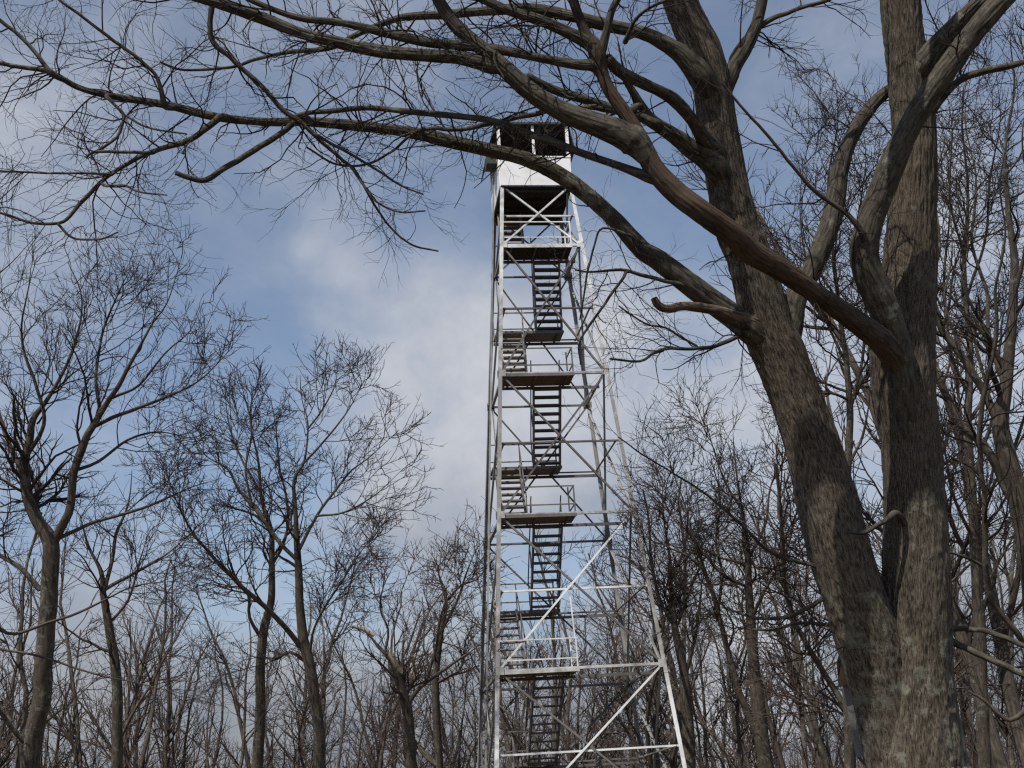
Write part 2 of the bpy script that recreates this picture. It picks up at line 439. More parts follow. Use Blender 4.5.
faces = [((-1, -1), (1, -1)), ((1, -1), (1, 1)), ((1, 1), (-1, 1)), ((-1, 1), (-1, -1))]
panels = [(-1.5, -1), (-1, 0), (0, 1), (1, 2), (2, 3), (3, None)]
for fi, (ca, cb) in enumerate(faces):
    nrm = np.array((ca[0] + cb[0], ca[1] + cb[1], 0), float) / 2

    def pt(c, z, ins=0.03):
        w_ = W(z) - 0.02
        p = loc(c[0] * w_, c[1] * w_, z)
        return p - nrm * ins
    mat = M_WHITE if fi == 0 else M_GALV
    for n0, n1_ in panels:
        z0 = lev(n0) if n0 > -1.5 else ZB; z1 = lev(n1_) if n1_ is not None else ZC
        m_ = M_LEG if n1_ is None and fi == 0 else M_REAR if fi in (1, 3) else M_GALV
        if n0 > -1.5:
            mb = MB(); mb.angle(pt(ca, z0), pt(cb, z0), 0.07, 0.01, nrm); mb.obj('girt', M_LEG if fi == 0 else m_, tower)
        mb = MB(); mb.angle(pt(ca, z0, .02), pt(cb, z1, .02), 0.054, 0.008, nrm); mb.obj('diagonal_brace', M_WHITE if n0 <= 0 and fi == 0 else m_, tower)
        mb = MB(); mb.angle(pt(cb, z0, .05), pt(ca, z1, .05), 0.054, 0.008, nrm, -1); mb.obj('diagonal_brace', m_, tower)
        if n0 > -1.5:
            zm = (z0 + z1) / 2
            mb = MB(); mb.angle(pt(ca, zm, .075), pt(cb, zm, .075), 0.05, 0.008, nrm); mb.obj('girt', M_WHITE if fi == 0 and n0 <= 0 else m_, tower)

# inner plan beams under each landing, one vertical tie rod pair
PW = 2.12                      # landing width
DF, DB = 0.95, 0.80            # front and back landing depths


def rail(parent, x0, x1, y, z, hts, posts, mat, r=0.016):
    mb = MB()
    for h in hts: mb.bar(loc(x0, y, z + h), loc(x1, y, z + h), r * 2, r * 2)
    for x in posts: mb.bar(loc(x, y, z), loc(x, y, z + max(hts) + .02), r * 2.4, r * 2.4, (0, 1, 0))
    return mb.obj('railing', mat, parent)


def landing(n, front):
    z = lev(n); w_ = W(z)
    x0 = -w_ + 0.05; x1 = min(x0 + PW, w_ - 0.06)
    if front: y0, y1 = -w_ + 0.05, -w_ + 0.05 + DF
    else: y0, y1 = w_ - 0.1 - DB, w_ - 0.1
    zf = z - 0.02
    mb = MB()
    nb = 5
    for i in range(nb):
        a = y0 + (y1 - y0) * i / nb; b2 = y0 + (y1 - y0) * (i + 1) / nb - 0.008
        mb.box(x0, x1, a, b2, zf - ZB - .045, zf - ZB)
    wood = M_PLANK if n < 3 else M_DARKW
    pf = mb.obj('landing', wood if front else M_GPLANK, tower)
    mb = MB()
    mb.bar(loc(-w_ + .06, y0 - .02, zf - .03), loc(x1, y0 - .02, zf - .03), .022, .09)
    fr = mb.obj('edge_beam', M_LEG if front and n <= 0 or n == 3 else M_GALV, pf); mb = MB()
    mb.bar(loc(-w_ + .05, y1 + .02, zf - .10), loc(w_ - .05, y1 + .02, zf - .10), .05, .08)
    for x in (x0 + .25, x0 + 1.0, x1 - .2): mb.bar(loc(x, y0, zf - .075), loc(x, y1, zf - .075), .05, .055)
    mb.obj('landing_frame', M_GALV, pf)
    rm = M_WHITE if n <= 0 or n == 3 else M_GALV
    if front:
        rail(pf, x0, x1, y0 + .02, zf, (.28, .8), (x0 + .03, x1 - .03), rm)
        mb = MB()
        for h in (.28, .8): mb.bar(loc(x1 - .03, y0 + .05, zf + h), loc(x1 - .03, y1, zf + h), .03, .03)
        mb.bar(loc(x1 - .03, y1 - .03, zf), loc(x1 - .03, y1 - .03, zf + 1.0), .038, .038, (0, 1, 0))
        mb.bar(loc(x1 - .05, y0 + .02, zf + .8), loc(x1 - .09, y0 + .02, zf + 1.9), .035, .035, (0, 1, 0)) if n == 0 else None
        mb.obj('railing', rm, pf)
    else:
        rail(pf, x0, x1, y1 - .02, zf, (.4, .95), (x0 + .03, x1 - .03), M_GALV)
    return (x0, x1, y0, y1, zf)


Lf = {n: landing(n, True) for n in (-1, 0, 1, 2, 3)}
Lb = {n: landing(n, False) for n in (-1.5 + 1, .5, 1.5, 2.5)}


def stair(a, b2, width, nst, mat, steel, hand):
    """flight from a to b2 (centre points of the first and last edge)"""
    a = np.array(a); b2 = np.array(b2)
    mb = MB()
    d = b2 - a; up = np.array((0, 0, 1.0))
    for s in (-1, 1):
        o = np.array((s * (width / 2), 0, -.03))
        mb.bar(a + o, b2 + o, .05, .21, up)
    st = mb.obj('stair', steel, tower)
    for i in range(nst):
        c = a + d * (i + 0.5) / nst
        t = MB(); t.box(c[0] - width / 2 + .02, c[0] + width / 2 - .02, c[1] - .115, c[1] + .115, c[2] - .022, c[2] + .018)
        t.obj('tread', mat, st)
    mb = MB()
    for s in hand:
        o = np.array((s * (width / 2 + .03), 0, .78))
        mb.bar(a + o, b2 + o, .032, .032, up)
        for t_ in (0.06, .5, .94):
            c = a + d * t_ + np.array((s * (width / 2 + .03), 0, 0))
            mb.bar(c, c + (0, 0, .78), .03, .03, (0, 1, 0))
    mb.obj('handrail', M_GALV, st)


SW = 0.80
for n in (-1, 0, 1, 2):
    f, b_ = Lf[n], Lb[n + .5]
    xa = f[0] + SW / 2 + .10; xb = b_[0] + SW / 2 + .05
    stair(loc(xa, f[3] + .02, f[4]), loc(xb, b_[2] - .02, b_[4] + .0), SW - .08, 9, M_GPLANK, M_GALV, (1,))
    f2 = Lf[n + 1]
    xa = b_[0] + 1.27 + SW / 2; xb = f2[0] + 1.05 + SW / 2
    stair(loc(xa, b_[2] + .1, b_[4]), loc(xb, f2[3] + .02, f2[4]), SW, 10, M_GALV, M_GALV, (-1, 1))
f = Lf[3]
stair(loc(f[0] + SW / 2 + .02, f[3] + .05, f[4]), loc(f[0] + SW / 2 + .12, .75, ZC - .05), SW - .1, 8, M_PLANK, M_GPLANK, (1,))
# lowest flight from the ground
f = Lf[-1]
stair(loc(f[0] + 1.5, 1.2, ZB + .05), loc(f[0] + 1.45, f[3] + .02, f[4]), SW, 9, M_GALV, M_GALV, (-1, 1))

# ---- cab
CW = 1.115
zf, zs, zt = ZC - ZB, ZC - ZB + .93, ZC - ZB + 2.08
cab = MB()
cab.box(-CW, CW, -CW + .034, CW + .42, zf - .08, zf - .033)
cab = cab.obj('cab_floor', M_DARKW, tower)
mb = MB()
for y in np.linspace(-CW + .18, CW - .18, 4): mb.box(-CW + .03, CW - .03, y - .04, y + .04, zf - .18, zf - .082)
mb.obj('floor_joist', M_DARKW, cab)
t = .03
for s in (-1, 1):
    mb = MB(); mb.box(-CW - .002, CW + .002, s * CW - t, s * CW + t, zf - .03, zs); mb.obj('cab_wall', M_CABW, tower)
    mb = MB(); mb.box(s * CW - t, s * CW + t, -CW + t + .003, CW - t - .003, zf - .03, zs); mb.obj('cab_wall', M_CABW, tower)
for s in (-1, 1):
    mb = MB(); mb.box(-CW - .02, CW + .02, s * CW - .05, s * CW + .05, zs + .001, zs + .045); mb.obj('window_sill', M_CABW, tower)
    mb = MB(); mb.box(s * CW - .05, s * CW + .05, -CW + .06, CW - .06, zs + .001, zs + .045); mb.obj('window_sill', M_CABW, tower)
for cx, cy in corners:
    mb = MB(); mb.box(cx * (CW - .03) - .045, cx * (CW - .03) + .045, cy * (CW - .03) - .045, cy * (CW - .03) + .045, zs + .046, zt); mb.obj('window_post', M_CABW, tower)
for cx, cy in [(0, -1), (1, 0), (0, 1), (-1, 0)]:
    mb = MB(); mb.box(cx * (CW - .03) - .04, cx * (CW - .03) + .04, cy * (CW - .03) - .04, cy * (CW - .03) + .04, zs + .046, zt); mb.obj('window_post', M_CABW if cy == -1 else M_DARKW, tower)
for s in (-1, 1):   # dark lined rear and side windows
    for h in (-.55, .55):
        mb = MB(); mb.box(h - .02, h + .02, CW - .05, CW - .02, zs + .046, zt); mb.obj('window_bar', M_DARKW, tower)
    break
# propped shutters on the sides
for s in (-1, 1):
    mb = MB()
    for y0, y1 in ((-CW + .06, -.06), (.06, CW - .06)):
        x0, x1 = s * (CW + .05), s * (CW + .05 + (.26 if s < 0 else .14))
        mb.hexa([(x0, y0, zt - .02), (x0 + s * .03, y0, zt - .02), (x0 + s * .03, y1, zt - .02), (x0, y1, zt - .02),
                 (x1, y0, zs + .35), (x1 + s * .03, y0, zs + .35), (x1 + s * .03, y1, zs + .35), (x1, y1, zs + .35)])
    mb.obj('shutter', M_DARK, tower)
mb = MB(); mb.box(-CW - .36, -CW - .04, -CW + .25, -CW + .75, zs - .05, zs + .22); mb.obj('side_box', M_DARK, tower)
# roof: flat hip with a small overhang
mb = MB(); e = CW + .10; mb.box(-e, e, -e, e, zt + .001, zt + .07)
rf = mb.obj('roof', M_DARK, tower)
mb = MB(); mb.hexa([(-e, -e, zt + .072), (e, -e, zt + .072), (e, e, zt + .072), (-e, e, zt + .072),
                    (-.15, -.15, zt + .42), (.15, -.15, zt + .42), (.15, .15, zt + .42), (-.15, .15, zt + .42)])
mb.obj('roof_hip', M_DARK, rf)
mb = MB(); mb.box(-CW + .04, CW - .04, -CW + .04, CW - .04, zt - .03, zt - .002); mb.obj('ceiling_panel', M_DARKW, rf)
# one corner drain pipe / conduit running down the left rear
mb = MB()
mb.bar(loc(-W(ZC) - .12, -.3, ZC + 1.0), loc(-W(ZB) - .1, -.3 * W(ZB), ZB), .05, .05, (0, 1, 0)); mb.obj('conduit', M_REAR, tower)


# ------------------------------------------------------------------ trees
def px_path(pts, d0, d1, step, dmid=None, jit=0.0, rng=RNG):
    """pixel track (x, y, width) -> smooth 3-D path with radii; the distance runs from d0 to d1 along it"""
    pts = np.array(pts, float)
    s = np.concatenate([[0], np.cumsum(np.hypot(np.diff(pts[:, 0]), np.diff(pts[:, 1])))]); s /= s[-1]
    if dmid is None: d = d0 + (d1 - d0) * s
    else: d = np.interp(s, [0, dmid[0], 1], [d0, dmid[1], d1])
    q = np.array([np.append(at(p[0], p[1], dd), p[2] / 2 * dd / F) for p, dd in zip(pts, d)])
    c = catmull(q, step)
    P, Rr = c[:, :3], np.maximum(c[:, 3], 0.0012)
    if jit > 0 and len(P) > 4:
        nz = rng.normal(size=P.shape)
        k = np.array([.25, .5, .25])
        for _ in range(2):
            for a in range(3): nz[:, a] = np.convolve(np.pad(nz[:, a], 1, mode='edge'), k, 'valid')
        fade = np.clip(np.arange(len(P)) / 4, 0, 1)[:, None]
        P = P + nz * jit * Rr[:, None] * fade
    return P, Rr


def vnoise(u, v, pu, seed):
    """smooth value noise, periodic in u with period pu"""
    rg = np.random.default_rng(seed); tb = rg.random((pu, 512))
    iu = np.floor(u).astype(int); iv = np.floor(v).astype(int); fu = u - iu; fv = v - iv
    fu = fu * fu * (3 - 2 * fu); fv = fv * fv * (3 - 2 * fv)
    g_ = lambda a, b: tb[a % pu, b % 512]
    return (g_(iu, iv) * (1 - fu) + g_(iu + 1, iv) * fu) * (1 - fv) + (g_(iu, iv + 1) * (1 - fu) + g_(iu + 1, iv + 1) * fu) * fv


def bark_tube(P, Rr, sides, amp, seed):
    """a dense trunk surface with raised bark ridges"""
    V, Q, U = tube_arrays(P[None], Rr[None], sides)
    n = len(P)
    Vg = V.reshape(n, sides + 1, 3); C = P[:, None]
    dirn = unit(Vg - C)
    L_ = np.concatenate([[0], np.cumsum(np.linalg.norm(np.diff(P, axis=0), axis=1))])
    a = (np.arange(sides + 1) % sides) / sides
    uu, vv = np.meshgrid(a, L_)
    per = 34
    w1 = vnoise(uu * 6, vv * 1.7, 6, seed + 5) * 2.2
    r1 = 1 - np.abs(2 * vnoise(uu * per + w1 * 0, vv * 4.5 + w1, per, seed) - 1)
    r2 = 1 - np.abs(2 * vnoise(uu * per * 2, vv * 11 + w1, per * 2, seed + 1) - 1)
    lump = vnoise(uu * 4, vv * 1.1, 4, seed + 2) - .5
    disp = np.minimum(1, Rr[:, None] / (amp * 4)) * amp * (r1 * .75 + r2 * .4 - .6) + Rr[:, None] * .16 * lump
    return (Vg + dirn * disp[..., None]).reshape(-1, 3), Q, U


# ---- the big tree in front
hero = empty('bare_tree', (*at(918, 768, 9.5)[:2], 0))
hbase = np.array(hero.location)
tag(hero, 'large twin trunked grey bare tree at right, its limbs arching in front of the tower', 'tree')


def hx(P): return P - hbase


D = 9.5
RT = [(919, 768, 98), (917, 700, 80), (917, 640, 68), (916, 587, 63), (914, 512, 58), (909, 443, 57), (903, 385, 60), (903, 331, 58), (909, 280, 52), (912, 225, 48), (915, 150, 43), (909, 75, 40), (902, 20, 38), (897, -40, 36), (893, -110, 32), (900, -200, 26)]
LT = [(896, 768, 58), (884, 700, 60), (868, 640, 62), (851, 587, 60), (831, 520, 60), (812, 445, 54), (796, 400, 50), (779, 355, 50), (768, 331, 48), (751, 262, 43), (736, 220, 42), (722, 150, 38), (707, 64, 38), (688, 20, 35), (672, -20, 32), (650, -80, 28), (640, -170, 22)]
P1, R1 = px_path(RT, 9.47, 9.75, .012)
P2, R2 = px_path(LT, 9.48, 9.35, .012)


def to_ground(P, Rr, flare, step):
    g0 = P[0].copy(); gzv = float(ground_z(g0[0], g0[1])) - .15
    k = int((g0[2] - gzv) / step)
    t_ = np.arange(k, 0, -1)[:, None] * step
    ext = g0 - np.array((0, 0, 1.0)) * t_
    tt = (t_[:, 0] / t_[0, 0])
    rr = Rr[0] * (1 + flare * tt ** 3 + .05 * tt)
    return np.vstack([ext, P]), np.concatenate([rr, Rr])


P1, R1 = to_ground(P1, R1, .55, .02)
P2, R2 = to_ground(P2, R2, .3, .02)
V1, Q1, U1 = bark_tube(P1, R1, 190, .024, 3)
V2, Q2, U2 = bark_tube(P2, R2, 150, .018, 21)
me = np_mesh('trunk', hx(np.vstack([V1, V2])), np.vstack([Q1, Q2 + len(V1)]), M_BARK, np.vstack([U1, U2]))
link('trunk', me, hero)

# limbs of the big tree: (material, near distance, far distance, track)
LB, TB = M_LIMB, M_TORN
limbs = [
 ('A', LB, 9.35, 8.5, [(755, 333, 26), (741, 322, 23), (711, 300, 22), (659, 260, 19), (643, 250, 18), (615, 220, 17), (584, 192, 16), (553, 171, 15), (522, 158, 14), (493, 151, 14), (460, 144, 13), (413, 133, 11), (367, 127, 10), (310, 122, 9.5), (267, 122, 8), (217, 117, 8), (167, 105, 7.5), (117, 97, 6.5), (80, 88, 5.5), (50, 72, 5), (20, 67, 4.2), (0, 63, 4), (-40, 52, 3), (-90, 30, 2)]),
 ('A2', LB, 8.62, 8.3, [(219, 118, 6.5), (190, 140, 6), (150, 153, 5), (110, 175, 4.2), (83, 200, 4), (63, 222, 3.6), (33, 223, 3), (0, 213, 2.2), (-40, 205, 1.5)]),
 ('B', LB, 8.3, 8.45, [(656, 180, 10), (619, 166, 8), (584, 154, 8), (553, 142, 8), (526, 133, 7.5), (504, 124, 7), (482, 119, 6.5), (460, 116.5, 6), (413, 112, 6), (367, 108, 5.5), (333, 111, 5), (307, 113, 4.5), (290, 118, 4)]),
 ('E', TB, 9.72, 8.3, [(907, 450, 16), (907, 420, 25), (905, 394, 30), (899, 368, 31), (886, 346, 30), (865, 328, 27), (820, 296, 24), (782, 270, 27), (752, 252, 28), (734, 235, 28), (700, 210, 28), (677, 193, 27), (655, 170, 25), (645, 150, 22), (637, 134, 19), (624, 112, 17), (608, 88, 15), (601, 70, 16), (598, 57, 22), (594, 46, 20), (586, 34, 13), (577, 12, 11), (571, -8, 11), (560, -60, 9), (545, -140, 6)]),
 ('F', LB, 8.3, 8.2, [(668, 185, 26), (648, 154, 26), (633, 140, 26), (604, 127, 23), (571, 115, 20), (548, 103, 19), (526, 88, 18), (507, 70, 17), (480, 47, 15), (457, 27, 13), (440, 3, 12), (425, -30, 10), (400, -90, 7)]),
 ('F2', LB, 8.26, 8.0, [(505, 76, 13), (490, 66, 12.5), (460, 58, 12), (423, 55, 12), (380, 51, 12), (333, 41, 11.5), (300, 33, 11), (267, 20, 10.5), (233, 8, 10), (200, -2, 9), (150, -20, 7), (80, -50, 4)]),
 ('F3', LB, 8.3, 8.1, [(604, 62, 11), (583, 65, 9), (540, 58, 8), (507, 51, 8.5), (467, 46, 8.5), (427, 42, 9), (387, 33, 8.5), (343, 23, 7), (300, 18, 6), (267, 7, 5.2), (247, -2, 5), (200, -25, 3)]),
 ('F4', LB, 8.3, 8.1, [(602, 52, 12), (587, 42, 10.5), (547, 23, 10), (507, 10, 9), (480, -2, 8), (430, -25, 6), (370, -60, 3)]),
 ('F5', LB, 9.25, 8.7, [(700, 75, 22), (681, 54, 17), (662, 42, 14), (640, 32, 12.5), (607, 25, 12), (567, 15, 11), (527, 9, 10), (487, 11, 9), (440, 15, 8), (400, 18, 7), (360, 33, 5.5), (330, 48, 5), (290, 52, 4), (253, 60, 3.5), (233, 67, 3), (183, 70, 2.4), (160, 62, 1.8)]),
 ('G', LB, 9.3, 8.3, [(716, 152, 18), (704, 139, 14), (692, 120, 12.5), (670, 97, 12), (640, 82, 10.5), (620, 72, 10.5), (606, 58, 11)]),
 ('H', LB, 9.3, 9.0, [(722, 172, 24), (706, 157, 20), (690, 148, 17), (677, 138, 15), (651, 120, 12), (640, 104, 9), (634, 94, 8), (625, 80, 6)]),
 ('H2', LB, 9.05, 8.8, [(655, 124, 10), (640, 117, 9), (613, 108, 9), (590, 101, 9), (560, 92, 9), (540, 83, 8), (527, 75, 6.5)]),
 ('I', LB, 8.9, 8.6, [(625, 113, 6), (600, 109, 6), (584, 108, 6), (560, 109, 5.5), (544, 112, 5.2), (511, 119, 5), (482, 125, 4.5), (460, 130, 4), (430, 129, 3.5), (400, 136, 2.5)]),
 ('J', LB, 9.5, 8.9, [(906, 470, 20), (905, 420, 30), (902, 375, 36), (894, 335, 37), (880, 300, 37), (869, 275, 36), (864, 250, 34), (870, 222, 32), (880, 195, 31), (902, 142, 29), (925, 101, 27), (959, 52, 26), (992, 11, 25), (1015, -12, 22), (1060, -60, 17), (1100, -130, 12)]),
 ('J2', LB, 9.6, 9.3, [(918, 74, 24), (929, 56, 19), (947, 34, 16), (970, 11, 14), (990, -8, 12), (1030, -50, 8)]),
 ('J3', LB, 9.6, 9.3, [(925, 118, 10), (936, 105, 8), (959, 81, 7), (985, 71, 7), (1023, 62, 6), (1060, 40, 4)]),
 ('K', LB, 9.45, 10.1, [(775, 345, 26), (786, 328, 24), (794, 301, 22), (809, 275, 21), (820, 251, 21), (831, 220, 20), (836, 195, 19), (839, 172, 17), (850, 139, 15), (869, 109, 12.5), (889, 90, 11), (920, 72, 9), (950, 40, 7), (975, -5, 5)]),
 ('L', LB, 9.35, 9.5, [(713, 122, 18), (724, 94, 15), (734, 67, 14), (745, 49, 13), (756, 26, 12), (762, 0, 10), (770, -40, 8), (790, -90, 5)]),
 ('L1', LB, 9.42, 9.5, [(732, 62, 8), (740, 46, 6.5), (764, 24, 5.5), (800, 8, 4.5), (830, -1, 4), (870, -20, 2.5)]),
 ('M', LB, 9.1, 8.9, [(862, 232, 7), (850, 216, 5.5), (820, 195, 4.5), (801, 176, 4), (767, 135, 3.2), (740, 105, 2.6), (721, 82, 2)]),
 ('N', M_STUB, 9.3, 9.1, [(752, 322, 13), (730, 314, 10), (715, 310, 9), (685, 306, 9), (670, 309, 8.5), (662, 308, 8), (657, 304, 7.5), (654, 298, 6)]),
 ('C', LB, 8.55, 8.3, [(302, 119, 6), (293, 124, 6), (267, 142, 6), (233, 163, 6), (213, 177, 6), (197, 180, 5.5), (175, 173, 5)]),
 ('D', LB, 8.35, 8.5, [(216, -25, 6), (213, 0, 5.5), (211, 37, 5.2), (233, 60, 5), (263, 87, 5), (283, 110, 5), (302, 123, 5), (320, 140, 4), (343, 160, 3.4), (357, 173, 3), (370, 197, 2.6), (390, 227, 2.2), (413, 245, 2), (438, 251, 1.6)]),
 ('D1', LB, 8.4, 8.4, [(318, 136, 3), (343, 150, 3), (377, 170, 2.4), (400, 185, 2), (423, 194, 1.6)]),
 ('D2', LB, 8.4, 8.3, [(352, 168, 2.6), (360, 180, 2.6), (377, 202, 2.2), (400, 212, 2), (425, 211, 1.5)]),
 ('D3', LB, 8.5, 8.4, [(420, 130, 3), (407, 138, 2.8), (390, 153, 2.6), (363, 165, 2.4), (333, 163, 2.2), (307, 147, 2)]),
 ('A1', LB, 8.42, 8.3, [(50, 72, 4.5), (27, 43, 4), (0, 20, 3.5), (-25, -5, 2.5)]),
 ('A3', LB, 8.55, 8.4, [(164, 104, 5), (157, 77, 4), (140, 60, 3.6), (117, 43, 3.4), (83, 17, 3), (57, -2, 2.6), (30, -30, 2)]),
 ('A4', LB, 8.5, 8.4, [(107, 97, 3.5), (115, 105, 3.2), (124, 115, 3), (121, 127, 3), (117, 137, 3), (104, 147, 3), (92, 154, 2.4)]),
 ('A5', LB, 8.5, 8.4, [(124, 115, 2.4), (150, 128, 2.2), (187, 134, 1.8)]),
 ('A6', LB, 8.4, 8.3, [(150, 153, 3.6), (120, 152, 3.2), (93, 152, 2.8), (86, 158, 2)]),
 ('A7', LB, 8.4, 8.2, [(110, 175, 2.8), (80, 173, 2.4), (50, 173, 2.2), (0, 171, 1.8), (-20, 168, 1.4)]),
 ('A8', LB, 8.4, 8.3, [(58, 224, 2.8), (73, 238, 2.4), (100, 239, 2), (118, 232, 1.5)]),
 ('A9', LB, 8.4, 8.3, [(106, 186, 2.4), (125, 186, 2.2), (140, 192, 2), (167, 195, 1.5)]),
 ('O', LB, 9.3, 9.0, [(750, 330, 5), (741, 335, 4.5), (715, 346, 4), (690, 349, 3.6), (670, 348, 3.4), (655, 352, 3), (640, 361, 2.6), (610, 359, 2)]),
 ('O2', LB, 9.2, 9.0, [(700, 348, 2.4), (679, 336, 2.4), (666, 328, 2.2), (644, 323, 2), (619, 306, 1.6)]),
 ('O3', LB, 9.25, 9.0, [(702, 293, 5), (679, 284, 4.5), (646, 276, 4), (621, 270, 3), (590, 272, 2.4), (575, 270, 1.8)]),
 ('O4', LB, 9.1, 9.0, [(626, 272, 3), (624, 277, 3), (613, 292, 3), (599, 312, 2.8), (588, 327, 2.6), (579, 345, 2.2), (581, 365, 1.6)]),
 ('O5', LB, 8.9, 8.9, [(628, 235, 2.6), (612, 229, 2.4), (600, 230, 2.2), (594, 247, 2), (588, 270, 2), (584, 295, 1.8), (580, 320, 1.5)]),
 ('P', LB, 9.25, 9.12, [(893, 514, 5.5), (884, 521, 4.8), (872, 528, 4.4), (861, 533, 3.8), (846, 532, 2.4)]),
 ('S', LB, 9.4, 9.2, [(835, 572, 6), (814, 566, 4.4), (771, 553, 3.4), (742, 525, 2.9), (718, 504, 2.5), (694, 486, 2.1), (645, 456, 1.7), (618, 437, 1.3)]),
 ('S2', LB, 9.4, 9.7, [(840, 590, 6), (826, 597, 5), (809, 607, 4.5), (790, 617, 4), (756, 618, 3), (725, 608, 2)]),
 ('S3', LB, 9.5, 9.9, [(852, 627, 5), (839, 626, 4), (801, 623, 3.4), (770, 630, 2.6), (740, 628, 1.8)]),
 ('T1', LB, 9.6, 9.3, [(940, 628, 7), (951, 628, 6), (975, 629, 5.5), (989, 632, 5.5), (1024, 646, 5), (1060, 670, 3)]),
 ('T2', LB, 9.6, 9.2, [(938, 632, 8), (951, 641, 7), (970, 650, 6.5), (989, 659, 6.5), (1024, 674, 6), (1070, 700, 4)]),
 ('U1', LB, 8.3, 8.2, [(602, 48, 9), (607, 30, 8), (612, 10, 7.5), (622, -10, 7), (640, -60, 4)]),
 ('U2', LB, 8.9, 8.7, [(626, 40, 5), (635, 20, 4), (650, 8, 3.5), (680, -6, 3)]),
]
ROOT = dict(A='P2', A2='A', B='E', F='E', F2='F', F3='E', F4='E', F5='P2', G='P2', H='P2', H2='H', I='H', J2='P1', J3='P1', K='P2', L='P2', L1='L', M='J', N='P2',
            C='A', D1='D', D2='D', D3='A', A1='A', A3='A', A4='A', A5='A4', A6='A2', A7='A2', A8='A2', A9='A2', O='P2', O2='O', O3='A', O4='O3', O5='A', P='P1', S='P2', S2='P2', S3='P2', T1='P1', T2='P1', U1='E', U2='F5', E2='E')
PATH = {'P1': (P1, R1), 'P2': (P2, R2)}


def rooted(P, Rr, parent, step=.03):
    """lead the foot of a limb into the wood it grows from, swelling gently at the collar"""
    A, RA = PATH[parent]
    dm = np.linalg.norm(P[:, None] - A[None, ::2], axis=2); near = dm.argmin(1) * 2; dm = dm.min(1)
    k = 0
    while k < len(P) - 4 and dm[k] < RA[near[k]] * .9 and k < len(P) // 2: k += 1
    i = near[k]; back = max(RA[i] * 1.5, Rr[k] * 2.2)
    L_ = 0
    while i > 0 and L_ < back:
        L_ += np.linalg.norm(A[i] - A[i - 1]); i -= 1
    a = A[i]
    r0_ = min(Rr[k] * 1.25, RA[i] * .8)
    n_ = max(4, int(np.linalg.norm(P[k] - a) / step))
    t = np.linspace(0, 1, n_, endpoint=False)[:, None]
    tan = unit(A[min(i + 2, len(A) - 1)] - A[i]) * np.linalg.norm(P[k] - a) * .5
    t2 = unit(P[min(k + 2, len(P) - 1)] - P[k]) * np.linalg.norm(P[k] - a) * .5
    h = (2 * t ** 3 - 3 * t ** 2 + 1) * a + (t ** 3 - 2 * t ** 2 + t) * tan + (-2 * t ** 3 + 3 * t ** 2) * P[k] + (t ** 3 - t ** 2) * t2
    s_ = np.arange(len(P) - k) * step
    rl = Rr[k:] * (1 + .22 * np.exp(-s_ / (Rr[k] * 2.5)))
    rh = r0_ + (rl[0] - r0_) * t[:, 0]
    return np.vstack([h, P[k:]]), np.concatenate([rh, rl])


TW = {}
tracks = {}
trng = np.random.default_rng(5)
no_twig = {'E2', 'C', 'N', 'P', 'T1', 'T2'}
dense = {'A': .075, 'A2': .06, 'A3': .05, 'F2': .06, 'F3': .07, 'F5': .06, 'D': .11, 'B': .12, 'A1': .07, 'A7': .06, 'A8': .07, 'F': .2, 'F4': .08, 'I': .09, 'O': .07, 'O3': .10, 'K': .12, 'L': .13, 'S': .07, 'S2': .06, 'S3': .06, 'M': .15, 'J3': .10, 'E': .35, 'J': .35, 'J2': .12, 'G': .25, 'H': .3}
q0 = at(800, 428, 9.2) + sd * 4.2
shade_limb_track = np.array([at(893, -110, 9.7), at(880, -200, 9.0), q0 + (1.3, .5, -.35), q0 + (.5, .1, -.08), q0, q0 + (-.7, -.1, .1), q0 + (-1.8, -.5, .5)])
labels_limb = {'E': 'torn reddish brown limb crossing in front of the leaning trunk', 'H': 'split limb with peeling bark', 'N': 'short broken stub turned up at its end', 'C': 'blunt broken stick drooping from the arching limb'}
vp = catmull(shade_limb_track, .05); vr = np.interp(np.arange(len(vp)) / len(vp), [0, .6, 1], [.11, .085, .05])
link('limb', tubes_mesh('limb', [(hx(vp)[None], vr[None], 14)], LB), hero)  # unseen limb added above the view to shade a band of the trunk
0 and print('V limb in view rows', [round(384 - F * float((p_ - CAM) @ AU) / float((p_ - CAM) @ f0)) for p_ in shade_limb_track])
done_, rest_ = [], list(limbs)
while rest_:       # parents first
    for l_ in list(rest_):
        if ROOT.get(l_[0], 'P1') in ('P1', 'P2') or any(d_[0] == ROOT[l_[0]] for d_ in done_):
            done_.append(l_); rest_.remove(l_)
limbs = done_
MID = {'E': (.46, 8.3), 'J': (.32, 9.22)}
